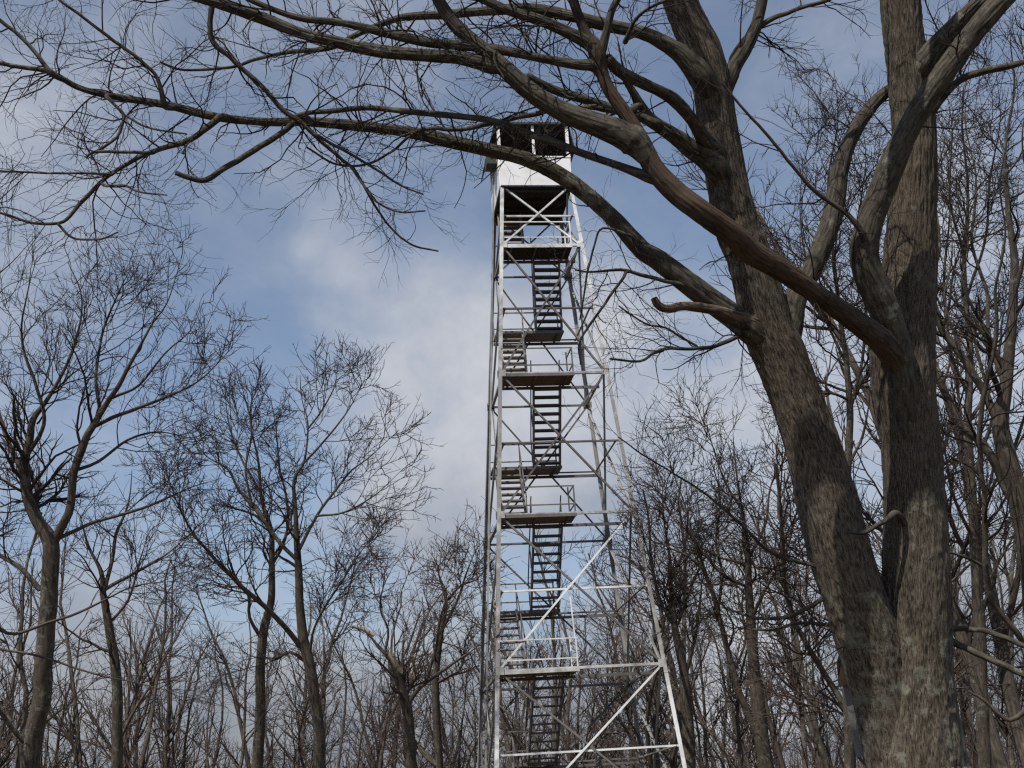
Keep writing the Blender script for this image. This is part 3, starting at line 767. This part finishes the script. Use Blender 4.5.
for nm, mt, d0, d1, tr in limbs:
    P, Rr = px_path(tr, d0, d1, .03, MID.get(nm), jit=.28 if tr[0][2] < 9 else .0, rng=trng)
    # a little wobble of the outline
    Rr = Rr * (1 + .045 * np.interp(np.arange(len(Rr)), np.arange(0, len(Rr) + 7, 7), trng.normal(size=len(np.arange(0, len(Rr) + 7, 7)))))
    sides = 14 if tr[0][2] > 14 else 9
    if nm in ('E', 'J'): Rr = Rr * .82
    if nm in ROOT: P, Rr = rooted(P, Rr, ROOT[nm])
    PATH[nm] = (P, Rr)
    Pe, Re = P, Rr
    Pe = np.vstack([P[0] - (P[1] - P[0]) * .1, P, P[-1] + (P[-1] - P[-2]) * .15]); Re = np.concatenate([[.0005], Rr, [.0005]])
    if tr[0][2] >= 11 and Rr.max() > .035:
        Lp = np.concatenate([[0], np.cumsum(np.linalg.norm(np.diff(Pe, axis=0), axis=1))]); q_ = np.arange(0, Lp[-1], .014)
        Pd = np.stack([np.interp(q_, Lp, Pe[:, k]) for k in range(3)], 1); Rd = np.interp(q_, Lp, Re)
        ker = np.hanning(9); ker /= ker.sum()
        for k in range(3): Pd[4:-4, k] = np.convolve(Pd[:, k], ker, 'valid')
        Vd, Qd, Ud = bark_tube(Pd, Rd, 64, .009, 100 + len(PATH))
        lo = link('limb', np_mesh('limb', hx(Vd), Qd, mt, Ud), hero)
    else:
        lo = link('limb', tubes_mesh('limb', [(hx(Pe)[None], Re[None], sides)], mt), hero)
    if nm in labels_limb: lo['label'] = labels_limb[nm]
    tracks[nm] = lo
    if nm in no_twig: continue
    n = max(6, len(P) // 3)
    Pr, Rs, Ln = resample(P, Rr, n)
    sp = min(dense.get(nm, .11), Ln / 9)
    big = tr[0][2] > 12
    C1, RC1 = spawn(Pr[None], Rs[None], sp * 1.25, (.25 if big else .12, 1.0), (.22, .95), (30, 75), 9, .02, .20, (.25, .5), .0017, trng, .4, .0065, .35, curl=.045)
    C2, RC2 = spawn(C1, RC1, .10, (.15, 1.0), (.10, .48), (28, 65), 7, .03, .20, (.5, .75), .0014, trng, .5, .004, .4, curl=.05)
    C3, RC3 = spawn(C2, RC2, .11, (.2, 1.0), (.05, .24), (28, 60), 5, .03, .2, (.6, .8), .0012, trng, .6, .003, .4)
    link('twigs', tubes_mesh('twigs', [(hx(C1), RC1, 5), (hx(C2), RC2, 4), (hx(C3), RC3, 3)], M_TWIG), lo)
# the crown above the picture carries on from the stems
Ps, Rs_ = [], []
for P, Rr in ((P1, R1), (P2, R2)):
    a, b2, _ = resample(P[-90:], Rr[-90:], 12); Ps.append(a); Rs_.append(b2)
C1, RC1 = spawn(np.array(Ps), np.array(Rs_), .35, (.2, 1), (2.0, 4.0), (20, 55), 16, .05, .10, (.4, .7), .01, trng, .25, .06, .2)
C2, RC2 = spawn(C1, RC1, .28, (.2, 1), (.7, 1.8), (30, 60), 9, .03, .16, (.35, .6), .003, trng, .3, .02, .4)
C3, RC3 = spawn(C2, RC2, .16, (.15, 1), (.2, .7), (30, 60), 6, .02, .2, (.4, .6), .0016, trng, .4, .005, .4)
link('crown', tubes_mesh('crown', [(hx(C1), RC1, 8), (hx(C2), RC2, 5), (hx(C3), RC3, 3)], M_LIMB), hero)


def crown_batches(P, Rr, rng, spec, base=(0, 0, 0)):
    """three or four orders of branching from stems P"""
    out = []
    for sp, tr, ln, an, npts, up, wig, rf, rmin, sides in spec:
        P, Rr = spawn(P, Rr, sp, tr, ln, an, npts, up, wig, rf, rmin, rng, .3, .06, .62)
        out.append((P - np.array(base), Rr, sides))
    return out


def traced_tree(name, label, d, stems, rng, spec, twig=M_TWIG2, bark=M_TREE, spread=.5, start=.3, group=None, broken=()):
    """stems[0] is the trunk from the lower picture edge upwards; the others are its limbs"""
    p0 = at(stems[0][0][0], stems[0][0][1], d)
    root = empty(name, (p0[0], p0[1], float(ground_z(p0[0], p0[1]))))
    tag(root, label, 'tree', group)
    base = np.array(root.location)
    allP, allR = [], []
    for i, tr in enumerate(stems):
        dd = d + (0 if i == 0 else rng.uniform(-1, 1) * spread * abs(tr[-1][0] - tr[0][0]) * d / F + rng.uniform(-.6, .6) * spread * abs(tr[-1][1] - tr[0][1]) * d / F)
        P, Rr = px_path(tr, d, dd, d * .006, jit=.10 if i == 0 else .3, rng=rng)
        if i not in broken:
            s_ = np.linspace(0, 1, len(Rr)); Rr = Rr * (.66 if i else .88) * np.interp(s_, [0, .55, 1], [1, 1, .42])
        Rr = np.maximum(Rr, d / F * .3)
        if i == 0: P, Rr = to_ground(P, Rr, .5, .12)
        mat = M_BROKEN if i in broken else bark
        nm = 'trunk' if i == 0 else 'limb'
        o = link(nm, tubes_mesh(nm, [((P - base)[None], Rr[None], 12 if i == 0 else 8)], mat), root)
        if i in broken: o['label'] = 'pale barkless broken limb'; continue
        n = 16
        Pr, Rs, ln = resample(P, Rr, n)
        if i == 0:   # the part of the trunk in the picture only
            k = int(n * start); Pr, Rs, ln = resample(Pr[k:], Rs[k:], n)
        allP.append(Pr); allR.append(Rs)
    bt = crown_batches(np.array(allP), np.array(allR), rng, spec, base)
    link('crown', tubes_mesh('crown', bt, twig), root)
    return root


def spec_for(d, s=1.0, dens=1.0, up=.04):
    px = d / F
    dens *= 1.2
    return [(.40 / dens, (.24, 1), (1.3 * s, 3.7 * s), (32, 66), 14, up, .16, (.3, .5), px * .46, 5),
            (.26 / dens, (.16, 1), (.5 * s, 2.0 * s), (28, 62), 8, up, .18, (.5, .75), px * .33, 4),
            (.20 / dens, (.14, 1), (.22 * s, .75 * s), (26, 58), 5, up, .17, (.6, .8), px * .235, 3)]


rg = np.random.default_rng(77)
traced_tree('bare_tree', 'bare tree at far left, its straight trunk forking in two below a wide crown', 20, [
    [(29, 775, 21), (33, 740, 21), (42, 694, 21), (46, 628, 20), (51, 562, 19), (50, 540, 18), (36, 518, 14), (24, 474, 12), (30, 440, 10), (33, 420, 9), (50, 395, 6), (73, 350, 5), (82, 300, 3.6), (68, 262, 2)],
    [(51, 548, 15), (66, 518, 13), (75, 474, 12), (88, 432, 11), (110, 400, 8), (133, 360, 6), (150, 327, 4.5), (167, 303, 3.4), (182, 257, 1.8)],
    [(93, 427, 7), (120, 414, 6), (150, 403, 5), (175, 393, 4), (200, 380, 3), (233, 347, 1.8)],
    [(51, 542, 7), (95, 522, 5.5), (150, 505, 4.5), (190, 488, 3), (222, 478, 2)],
    [(40, 590, 8), (20, 568, 7), (0, 555, 6), (-40, 530, 4), (-70, 490, 2)],
    [(33, 750, 9), (20, 738, 8), (0, 711, 7), (-30, 680, 5)],
    [(24, 478, 8), (8, 440, 7), (-5, 400, 5), (-12, 350, 3.5), (-5, 300, 2)],
    [(27, 455, 7), (44, 425, 6), (36, 385, 5), (22, 340, 4), (28, 290, 3), (38, 255, 1.8)],
    [(76, 470, 6), (98, 462, 5), (128, 440, 4), (160, 432, 3), (196, 440, 2)],
    [(100, 412, 6), (96, 375, 5), (104, 330, 4), (120, 290, 3), (138, 255, 1.8)],
    [(112, 398, 5), (140, 384, 4), (166, 352, 3), (190, 330, 2.2), (204, 300, 1.6)],
], rg, spec_for(20, .64, 1.6), start=.45)
traced_tree('bare_tree', 'slender bare tree just right of the forked tree at far left', 24, [
    [(117, 775, 13), (117, 740, 12.5), (117, 681, 12), (109, 628, 10), (103, 593, 9), (101, 572, 7), (88, 545, 5), (80, 515, 3)],
    [(103, 595, 7), (112, 560, 6), (116, 535, 5), (128, 505, 4), (132, 470, 2.4)],
    [(104, 590, 6), (130, 575, 5), (165, 555, 4), (195, 530, 2.6)],
    [(108, 625, 5), (128, 600, 4), (140, 560, 3), (150, 530, 2)],
], rg, spec_for(24, .7, 1.3), start=.5)
traced_tree('bare_tree', 'bare tree with crooked upright trunk left of the long leaning limb of its neighbour', 31, [
    [(257, 775, 13), (259, 740, 13), (260, 715, 12), (261, 660, 11), (265, 625, 10), (271, 600, 8.5), (272, 560, 7), (271, 530, 6), (262, 500, 5), (258, 460, 4), (250, 420, 3), (254, 385, 2)],
    [(262, 640, 6), (250, 618, 5), (248, 595, 4.5), (235, 575, 4), (225, 545, 3), (222, 515, 2)],
    [(272, 565, 5), (285, 540, 4.5), (288, 505, 4), (280, 470, 3), (276, 430, 2.4), (270, 395, 1.6)],
    [(271, 530, 4.5), (255, 515, 4), (232, 508, 3), (205, 500, 2)],
    [(259, 490, 4), (240, 455, 3), (228, 420, 2.4), (225, 385, 1.6)],
], rg, spec_for(31, .72, 1.5), start=.5)
traced_tree('bare_tree', 'broad bare tree left of the tower with one long limb reaching far left', 30, [
    [(320, 775, 14), (319, 745, 13.5), (317, 715, 13), (310, 665, 13), (303, 640, 12), (300, 610, 10), (299, 580, 9), (297, 545, 7.5), (296, 515, 6), (294, 480, 5), (304, 462, 4), (308, 424, 3), (302, 400, 2), (300, 375, 1.4)],
    [(304, 650, 9), (298, 643, 8.5), (274, 615, 8), (242, 587, 7), (211, 556, 5.5), (189, 527, 4.5), (176, 500, 3.4), (165, 468, 2.4)],
    [(297, 560, 6.5), (280, 543, 6), (255, 509, 5.5), (239, 490, 4.5), (228, 470, 3.6), (205, 455, 2.6), (190, 430, 1.8)],
    [(298, 552, 6), (317, 515, 4.5), (336, 490, 4), (352, 470, 3), (367, 459, 2.4), (399, 430, 1.4)],
    [(309, 655, 4.5), (317, 621, 3.8), (342, 581, 3), (362, 550, 2.4), (380, 530, 1.6)],
    [(303, 464, 4), (325, 440, 3.2), (345, 415, 2.4), (365, 380, 1.5)],
    [(252, 506, 4), (246, 470, 3.4), (252, 430, 2.6), (244, 395, 1.8), (240, 370, 1.2)],
    [(307, 430, 3), (322, 410, 2.6), (335, 385, 1.8), (338, 362, 1.2)],
    [(317, 516, 3.6), (345, 512, 3), (375, 495, 2.2), (402, 470, 1.4)],
    [(310, 665, 6), (290, 652, 5), (272, 660, 4), (255, 648, 2.4)],
], rg, spec_for(30, .74, 1.5), start=.55)
traced_tree('bare_tree', 'storm damaged bare tree with pale broken limb ends close left of the tower', 34, [
    [(411, 775, 12), (411, 755, 12), (410, 734, 12.5), (405, 702, 12), (398, 678, 10), (392, 662, 7), (380, 648, 5), (366, 632, 4), (352, 627, 3)],
    [(401, 672, 6), (394, 662, 7), (387, 651, 3.5)],
    [(415, 680, 3), (414, 668, 4), (412, 654, 2)],
    [(374, 636, 3), (366, 630, 4), (350, 626, 2.5)],
    [(408, 704, 8), (416, 692, 7), (427, 681, 6), (455, 662, 5), (470, 652, 4), (482, 642, 3)],
    [(426, 682, 5), (436, 650, 4.5), (440, 620, 4), (446, 595, 3), (438, 570, 2)],
    [(385, 652, 4), (388, 630, 3.6), (380, 608, 3), (384, 585, 2.2), (394, 565, 1.5)],
], rg, spec_for(34, .8, 1.2), twig=M_TWIG3, start=.6, broken=(1, 2, 3))
traced_tree('bare_tree', 'bare tree with crook in its lower trunk touching the left side of the tower', 38, [
    [(440, 775, 9), (438, 745, 9), (436, 715, 9), (436, 674, 8), (441, 634, 7), (446, 602, 5), (440, 580, 3.6), (436, 560, 2)],
    [(443, 628, 5), (458, 600, 4), (466, 575, 3), (476, 550, 1.8)],
    [(447, 600, 4), (462, 585, 3.4), (476, 580, 2.4), (488, 565, 1.6)],
    [(437, 765, 9), (428, 757, 8), (417, 744, 7), (409, 730, 6)],
], rg, spec_for(38, .85, 1.3), twig=M_TWIG3, start=.55)
traced_tree('bare_tree', 'stout bare tree right of the tower with two near parallel stems', 31, [
    [(768, 775, 17), (764, 750, 16.5), (759, 710, 16), (755, 675, 14), (752, 640, 12), (749, 592, 9), (747, 544, 7), (741, 505, 5), (736, 470, 3.6), (733, 435, 2)],
    [(757, 735, 10), (750, 718, 9.5), (732, 668, 9), (718, 611, 7.5), (704, 568, 6), (693, 535, 4.5), (685, 505, 3.4), (672, 470, 2.4), (664, 440, 1.6)],
    [(751, 620, 6), (765, 590, 5), (782, 560, 4), (795, 520, 3), (800, 480, 2)],
    [(718, 610, 5), (722, 575, 4.5), (716, 540, 4), (720, 500, 3), (710, 455, 2)],
    [(748, 560, 5), (765, 525, 4), (770, 490, 3), (782, 455, 2)],
    [(734, 672, 4), (745, 640, 4), (742, 600, 3), (752, 560, 2)],
    [(704, 570, 4), (686, 555, 3.4), (664, 545, 2.6), (645, 525, 1.8)],
    [(742, 510, 4), (724, 480, 3), (712, 445, 2.2), (706, 420, 1.4)],
], rg, spec_for(31, .85, 1.3), start=.5)
traced_tree('bare_tree', 'bare tree beside the right leg of the tower with thin fanned crown', 36, [
    [(690, 775, 14), (689, 740, 14), (686, 700, 13), (683, 670, 10), (675, 625, 8), (671, 590, 6), (670, 560, 5), (664, 520, 3.4), (662, 480, 2)],
    [(684, 680, 7), (694, 640, 6), (700, 600, 4), (702, 560, 2.6)],
    [(676, 630, 5), (660, 600, 4), (650, 560, 3), (640, 520, 2)],
    [(671, 580, 4), (684, 550, 3.4), (688, 510, 2.4), (684, 470, 1.6)],
], rg, spec_for(36, .9, 1.3), start=.5)
traced_tree('bare_tree', 'bare tree at right edge of the picture with a thick forked stem and sinuous limbs', 16, [
    [(1050, 790, 32), (1044, 700, 31), (1036, 600, 29), (1028, 540, 27), (1016, 490, 24), (1004, 445, 21), (1001, 420, 18), (1007, 380, 14), (1011, 330, 13), (1013, 290, 12), (1014, 256, 11), (1008, 210, 9), (1005, 150, 7), (1014, 90, 5), (1010, 40, 3)],
    [(1002, 430, 15), (988, 403, 13), (962, 357, 12), (940, 325, 10), (932, 290, 8), (940, 240, 6), (934, 190, 4), (945, 140, 2.6)],
    [(1030, 530, 14), (1014, 500, 14), (985, 445, 13), (966, 430, 11), (948, 400, 10), (930, 362, 9), (920, 330, 7), (900, 300, 5), (880, 285, 3)],
    [(1040, 660, 10), (1024, 643, 9.5), (1008, 622, 9), (996, 606, 9), (988, 585, 9), (984, 555, 9), (986, 512, 8.5), (981, 470, 8), (980, 430, 8), (986, 387, 7.5), (996, 340, 7), (995, 290, 6), (1005, 240, 5), (1000, 180, 4), (1012, 120, 2.6)],
    [(985, 568, 6), (972, 560, 5), (950, 552, 4.5), (940, 553, 3)],
    [(1006, 390, 8), (990, 340, 7), (985, 290, 6), (972, 240, 5), (976, 180, 4), (965, 120, 3), (972, 70, 2)],
    [(990, 400, 6), (975, 340, 5), (962, 290, 4), (968, 230, 3), (956, 170, 2)],
    [(1012, 300, 8), (1024, 260, 6), (1030, 200, 4), (1022, 140, 3), (1030, 80, 2)],
    [(960, 350, 5), (945, 300, 4), (952, 255, 3), (950, 210, 2)],
    [(1006, 470, 6), (1020, 430, 5), (1034, 380, 4), (1030, 330, 3)],
    [(1036, 700, 9), (1010, 720, 7), (985, 700, 6), (968, 690, 5), (955, 668, 3)],
], rg, spec_for(16, .62, 1.2), twig=M_TWIG, start=.45)
# tall crown behind the twin trunks
traced_tree('bare_tree', 'tall fine twigged bare tree seen between the two trunks of the large tree', 26, [
    [(850, 775, 13), (848, 700, 12), (842, 600, 11), (846, 500, 10), (850, 420, 8), (846, 360, 7), (838, 300, 6), (832, 240, 5), (828, 180, 3.6), (838, 120, 2.6), (834, 70, 1.6)],
    [(848, 420, 5), (862, 360, 4.5), (866, 300, 4), (858, 230, 3), (866, 160, 2.4), (860, 110, 1.6)],
    [(844, 360, 4.5), (822, 310, 4), (806, 260, 3), (800, 200, 2.2), (808, 140, 1.5)],
    [(838, 300, 4), (816, 270, 3.4), (790, 250, 2.6), (770, 225, 1.8)],
    [(846, 480, 5), (822, 440, 4), (800, 410, 3), (780, 400, 2)],
    [(847, 470, 5), (864, 430, 4), (870, 390, 3)],
], rg, spec_for(26, .8, 1.8), start=.45)
traced_tree('bare_tree', 'tall bare tree with many thin upright twigs behind the right trunk of the large tree', 24, [
    [(985, 775, 15), (982, 700, 15), (978, 600, 13), (972, 500, 11), (968, 420, 9), (970, 350, 8), (964, 270, 7), (968, 190, 5), (962, 120, 3.5), (970, 60, 2)],
    [(972, 480, 6), (992, 420, 5), (1008, 350, 4), (1010, 280, 3), (1020, 220, 2)],
    [(970, 400, 6), (950, 350, 5), (944, 280, 4), (950, 210, 3), (946, 150, 2)],
    [(966, 300, 5), (985, 240, 4), (990, 180, 3), (1000, 120, 2), (996, 70, 1.5)],
    [(974, 540, 6), (955, 500, 5), (946, 460, 4), (940, 420, 2.6)],
    [(966, 260, 4), (950, 200, 3), (952, 130, 2.2), (944, 80, 1.5)],
    [(978, 600, 5), (1000, 560, 4), (1020, 520, 3), (1030, 470, 2)],
], rg, spec_for(24, .75, 1.55), start=.45)

# a tree just left of the picture sends two long pale boughs in
traced_tree('bare_tree', 'tree beyond the left edge sending two long pale boughs low into the picture', 13, [
    [(-70, 790, 40), (-72, 700, 38), (-75, 600, 34), (-82, 480, 28), (-95, 350, 20), (-100, 200, 12), (-110, 80, 5)],
    [(-70, 610, 9), (-30, 615, 7), (0, 629, 5.5), (14, 634, 5), (48, 623, 4.4), (92, 607, 3.8), (132, 587, 3), (165, 582, 2.4), (200, 580, 1.6)],
    [(-72, 640, 8), (-30, 645, 6), (0, 649, 4), (48, 659, 3.6), (88, 672, 3.2), (145, 685, 2.6), (194, 696, 1.8)],
    [(-95, 350, 8), (-60, 280, 6), (-30, 230, 4.5), (5, 195, 3), (30, 172, 1.8)],
    [(-90, 420, 8), (-50, 340, 6), (-20, 290, 4), (12, 262, 2.4), (40, 232, 1.6)],
], rg, spec_for(13, .5, 1.2), twig=M_TWIG, start=.3, spread=.15)


# ---- the wood behind: a few tree kinds grown once, then copied
def grown(seed, h, r, lean, stems, d, dens, twig):
    rg_ = np.random.default_rng(seed)
    Pt, Rt = [], []
    for s in range(stems):
        n = 18; P = np.empty((n, 3)); P[0] = (0, 0, -.15)
        a = rg_.uniform(0, 6.28); dv = np.array((math.cos(a) * lean * (1 + s), math.sin(a) * lean * (1 + s), 1.0)); dv /= np.linalg.norm(dv)
        for k in range(1, n):
            dv = unit(dv + rg_.normal(size=3) * .10 * (.3 + k / n) + np.array((0, 0, .05)))
            P[k] = P[k - 1] + dv * h * (1 if s == 0 else .85) / (n - 1)
        t_ = np.linspace(0, 1, n)
        Rr = r * (1 if s == 0 else .75) * (1 - .9 * t_ ** 1.1) + .012 + r * .4 * np.exp(-t_ * 30)
        Pt.append(P); Rt.append(Rr)
    Pt, Rt = np.array(Pt), np.array(Rt)
    px = d / F
    sc = h / 11
    spec = [(.46 / dens, (.28, 1), (1.6 * sc, 4.2 * sc), (25, 55), 11, .07, .12, (.35, .6), px * .32, 5),
            (.33 / dens, (.12, 1), (.6 * sc, 2.0 * sc), (25, 55), 8, .04, .12, (.45, .7), px * .24, 4),
            (.23 / dens, (.12, 1), (.3, 1.05), (24, 52), 5, .03, .13, (.55, .8), px * .19, 3)]
    bt = crown_batches(Pt, Rt, rg_, spec)
    return tubes_mesh('trunk', [(Pt, Rt, 9)], M_TREE), tubes_mesh('crown', bt, twig)


kinds = [grown(101, 11, .10, .05, 1, 45, 1.0, M_TWIG2), grown(102, 12, .12, .08, 2, 45, 1.0, M_TWIG3),
         grown(103, 10, .085, .10, 2, 45, 1.1, M_TWIG2), grown(104, 9, .075, .12, 3, 50, 1.0, M_TWIG3),
         grown(105, 13, .11, .04, 1, 50, .9, M_TWIG2), grown(106, 8, .07, .10, 2, 50, 1.2, M_TWIG3)]


def wood_tree(px, d, kind, top, label, group, first=[True] * 8):
    """a copy standing at column px, d metres off, its top reaching picture row `top`"""
    p = at(px, 760, d); z = float(ground_z(p[0], p[1]))
    tz = at(px, top, d)[2] - z
    base_h = [11, 12, 10, 9, 13, 8][kind] * .93
    s = float(np.clip(tz / base_h, .35, 1.6))
    o = empty('wood_tree', (p[0], p[1], z), rgw.uniform(0, 6.28)); o.scale = (s, s, s)
    tag(o, label, 'tree', group)
    link('trunk', kinds[kind][0], o); link('crown', kinds[kind][1], o)


rgw = np.random.default_rng(31)
zones = [
 # x range, count, distance range, top rows, label, group
 (-60, 120, 9, (30, 60), (470, 600), 'thin bare tree in the wood behind the forked tree at far left', 'thin trees at far left'),
 (120, 330, 11, (36, 65), (560, 660), 'thin bare tree of the tangled wood behind the two bare trees left of the tower', 'thin trees left of the tower'),
 (330, 485, 9, (42, 70), (560, 650), 'slim reddish twigged tree of the low wood close left of the tower', 'slim trees beside the tower'),
 (490, 640, 10, (46, 75), (500, 620), 'bare tree of the wood seen through the tower lattice', 'trees behind the tower'),
 (640, 850, 13, (38, 70), (450, 640), 'bare tree of the dense wood between the tower and the large twin trunked tree', 'trees right of the tower'),
 (930, 1090, 9, (30, 60), (330, 560), 'bare tree of the dense wood right of the large twin trunked tree', 'trees at far right'),
 (880, 1060, 4, (24, 30), (40, 170), 'tall slim bare tree whose crown shows behind the upper limbs at right', 'tall trees behind the upper limbs'),
]
for x0, x1, cnt, dr, tp, lab, grp in zones:
    for i in range(cnt):
        px = x0 + (x1 - x0) * (i + rgw.uniform(.15, .85)) / cnt
        wood_tree(px, rgw.uniform(*dr), int(rgw.integers(0, 6)), rgw.uniform(*tp), lab, grp)

# saplings and brush filling the foot of the wood: nobody could count them
nb = 4200
bx = rgw.uniform(-1, 1, nb) ; by = rgw.uniform(32, 125, nb)
bx = bx * by * .52 + .02 * by
keep = ~((np.abs(bx - TX * by / TY) < 5.5) & (by < TY + 6)) & (rgw.random(nb) < .25 + by / 80)
bx, by = bx[keep], by[keep]; nb = len(bx)
n = 9
P = np.empty((nb, n, 3)); P[:, 0] = np.stack([bx, by, ground_z(bx, by) - .1], 1)
dv = unit(np.stack([rgw.normal(size=nb) * .16, rgw.normal(size=nb) * .16, np.ones(nb)], 1))
hh = rgw.uniform(.4, 1, nb) * np.clip(by * .12, 5, 11)
for k in range(1, n):
    dv = unit(dv + rgw.normal(size=(nb, 3)) * .10 + np.array((0, 0, .04))); P[:, k] = P[:, k - 1] + dv * (hh / (n - 1))[:, None]
Rr = rgw.uniform(.016, .045, nb)[:, None] * (1 - .75 * np.linspace(0, 1, n)[None])
C1, RC1 = spawn(P, Rr, .8, (.25, 1), (.6, 1.9), (25, 60), 6, .05, .14, (.4, .7), .010, rgw, .4, .03, .4)
C2, RC2 = spawn(C1, RC1, .5, (.15, 1), (.25, .9), (28, 60), 4, .03, .15, (.6, .8), .007, rgw, .5, .02, .4)
th_ = link('thicket', tubes_mesh('thicket', [(P, Rr, 4), (C1, RC1, 3), (C2, RC2, 3)], M_TWIG3))
tag(th_, 'tangled brown saplings and brush at the foot of the wood', 'thicket', None, 'stuff')

# ------------------------------------------------------------------ the box on the leaning trunk
pt_ = at(853, 676, 9.72); pb_ = at(867, 752, 9.72)
axis = unit(pt_ - pb_); ht = float(np.linalg.norm(pt_ - pb_))
bo = empty('nest_box', tuple(pb_))
zq = Vector(tuple(axis)); yq = Vector((.35, 1, 0)).normalized(); xq = yq.cross(zq).normalized(); yq = zq.cross(xq)
bo.rotation_euler = Matrix((xq, yq, zq)).transposed().to_euler()
tag(bo, 'narrow weathered wooden box with grey side and brown sloping roof fixed to the leaning trunk', 'box')
mb = MB(); mb.box(-.075, .035, -.10, .16, 0, ht); mb.obj('grey_side', M_GREYB, bo)
mb = MB(); mb.box(.037, .075, -.13, .18, -.06, ht + .04); mb.obj('back_board', M_BROWNB, bo)
mb = MB(); mb.hexa([(-.10, -.16, ht - .03), (.07, -.16, ht + .02), (.07, .22, ht + .02), (-.10, .22, ht - .03),
                    (-.085, -.16, ht + .15), (-.06, -.16, ht + .165), (-.06, .22, ht + .165), (-.085, .22, ht + .15)])
mb.obj('roof', M_BROWNB, bo)
mb = MB(); mb.box(.02, .10, -.02, .03, -.09, -.005); mb.obj('bracket', M_BROWNB, bo)

# ------------------------------------------------------------------ render settings
S.render.engine = 'CYCLES'
S.cycles.use_denoising = False
S.cycles.max_bounces = 5
S.cycles.diffuse_bounces = 3
S.cycles.use_adaptive_sampling = True
S.cycles.adaptive_threshold = 0.01
S.cycles.pixel_filter_type = 'BLACKMAN_HARRIS'
S.cycles.filter_width = 1.3
S.view_settings.view_transform = 'Standard'
S.view_settings.look = 'None'
S.view_settings.gamma = 1.0
S.view_settings.exposure = 0.0
S.render.film_transparent = False
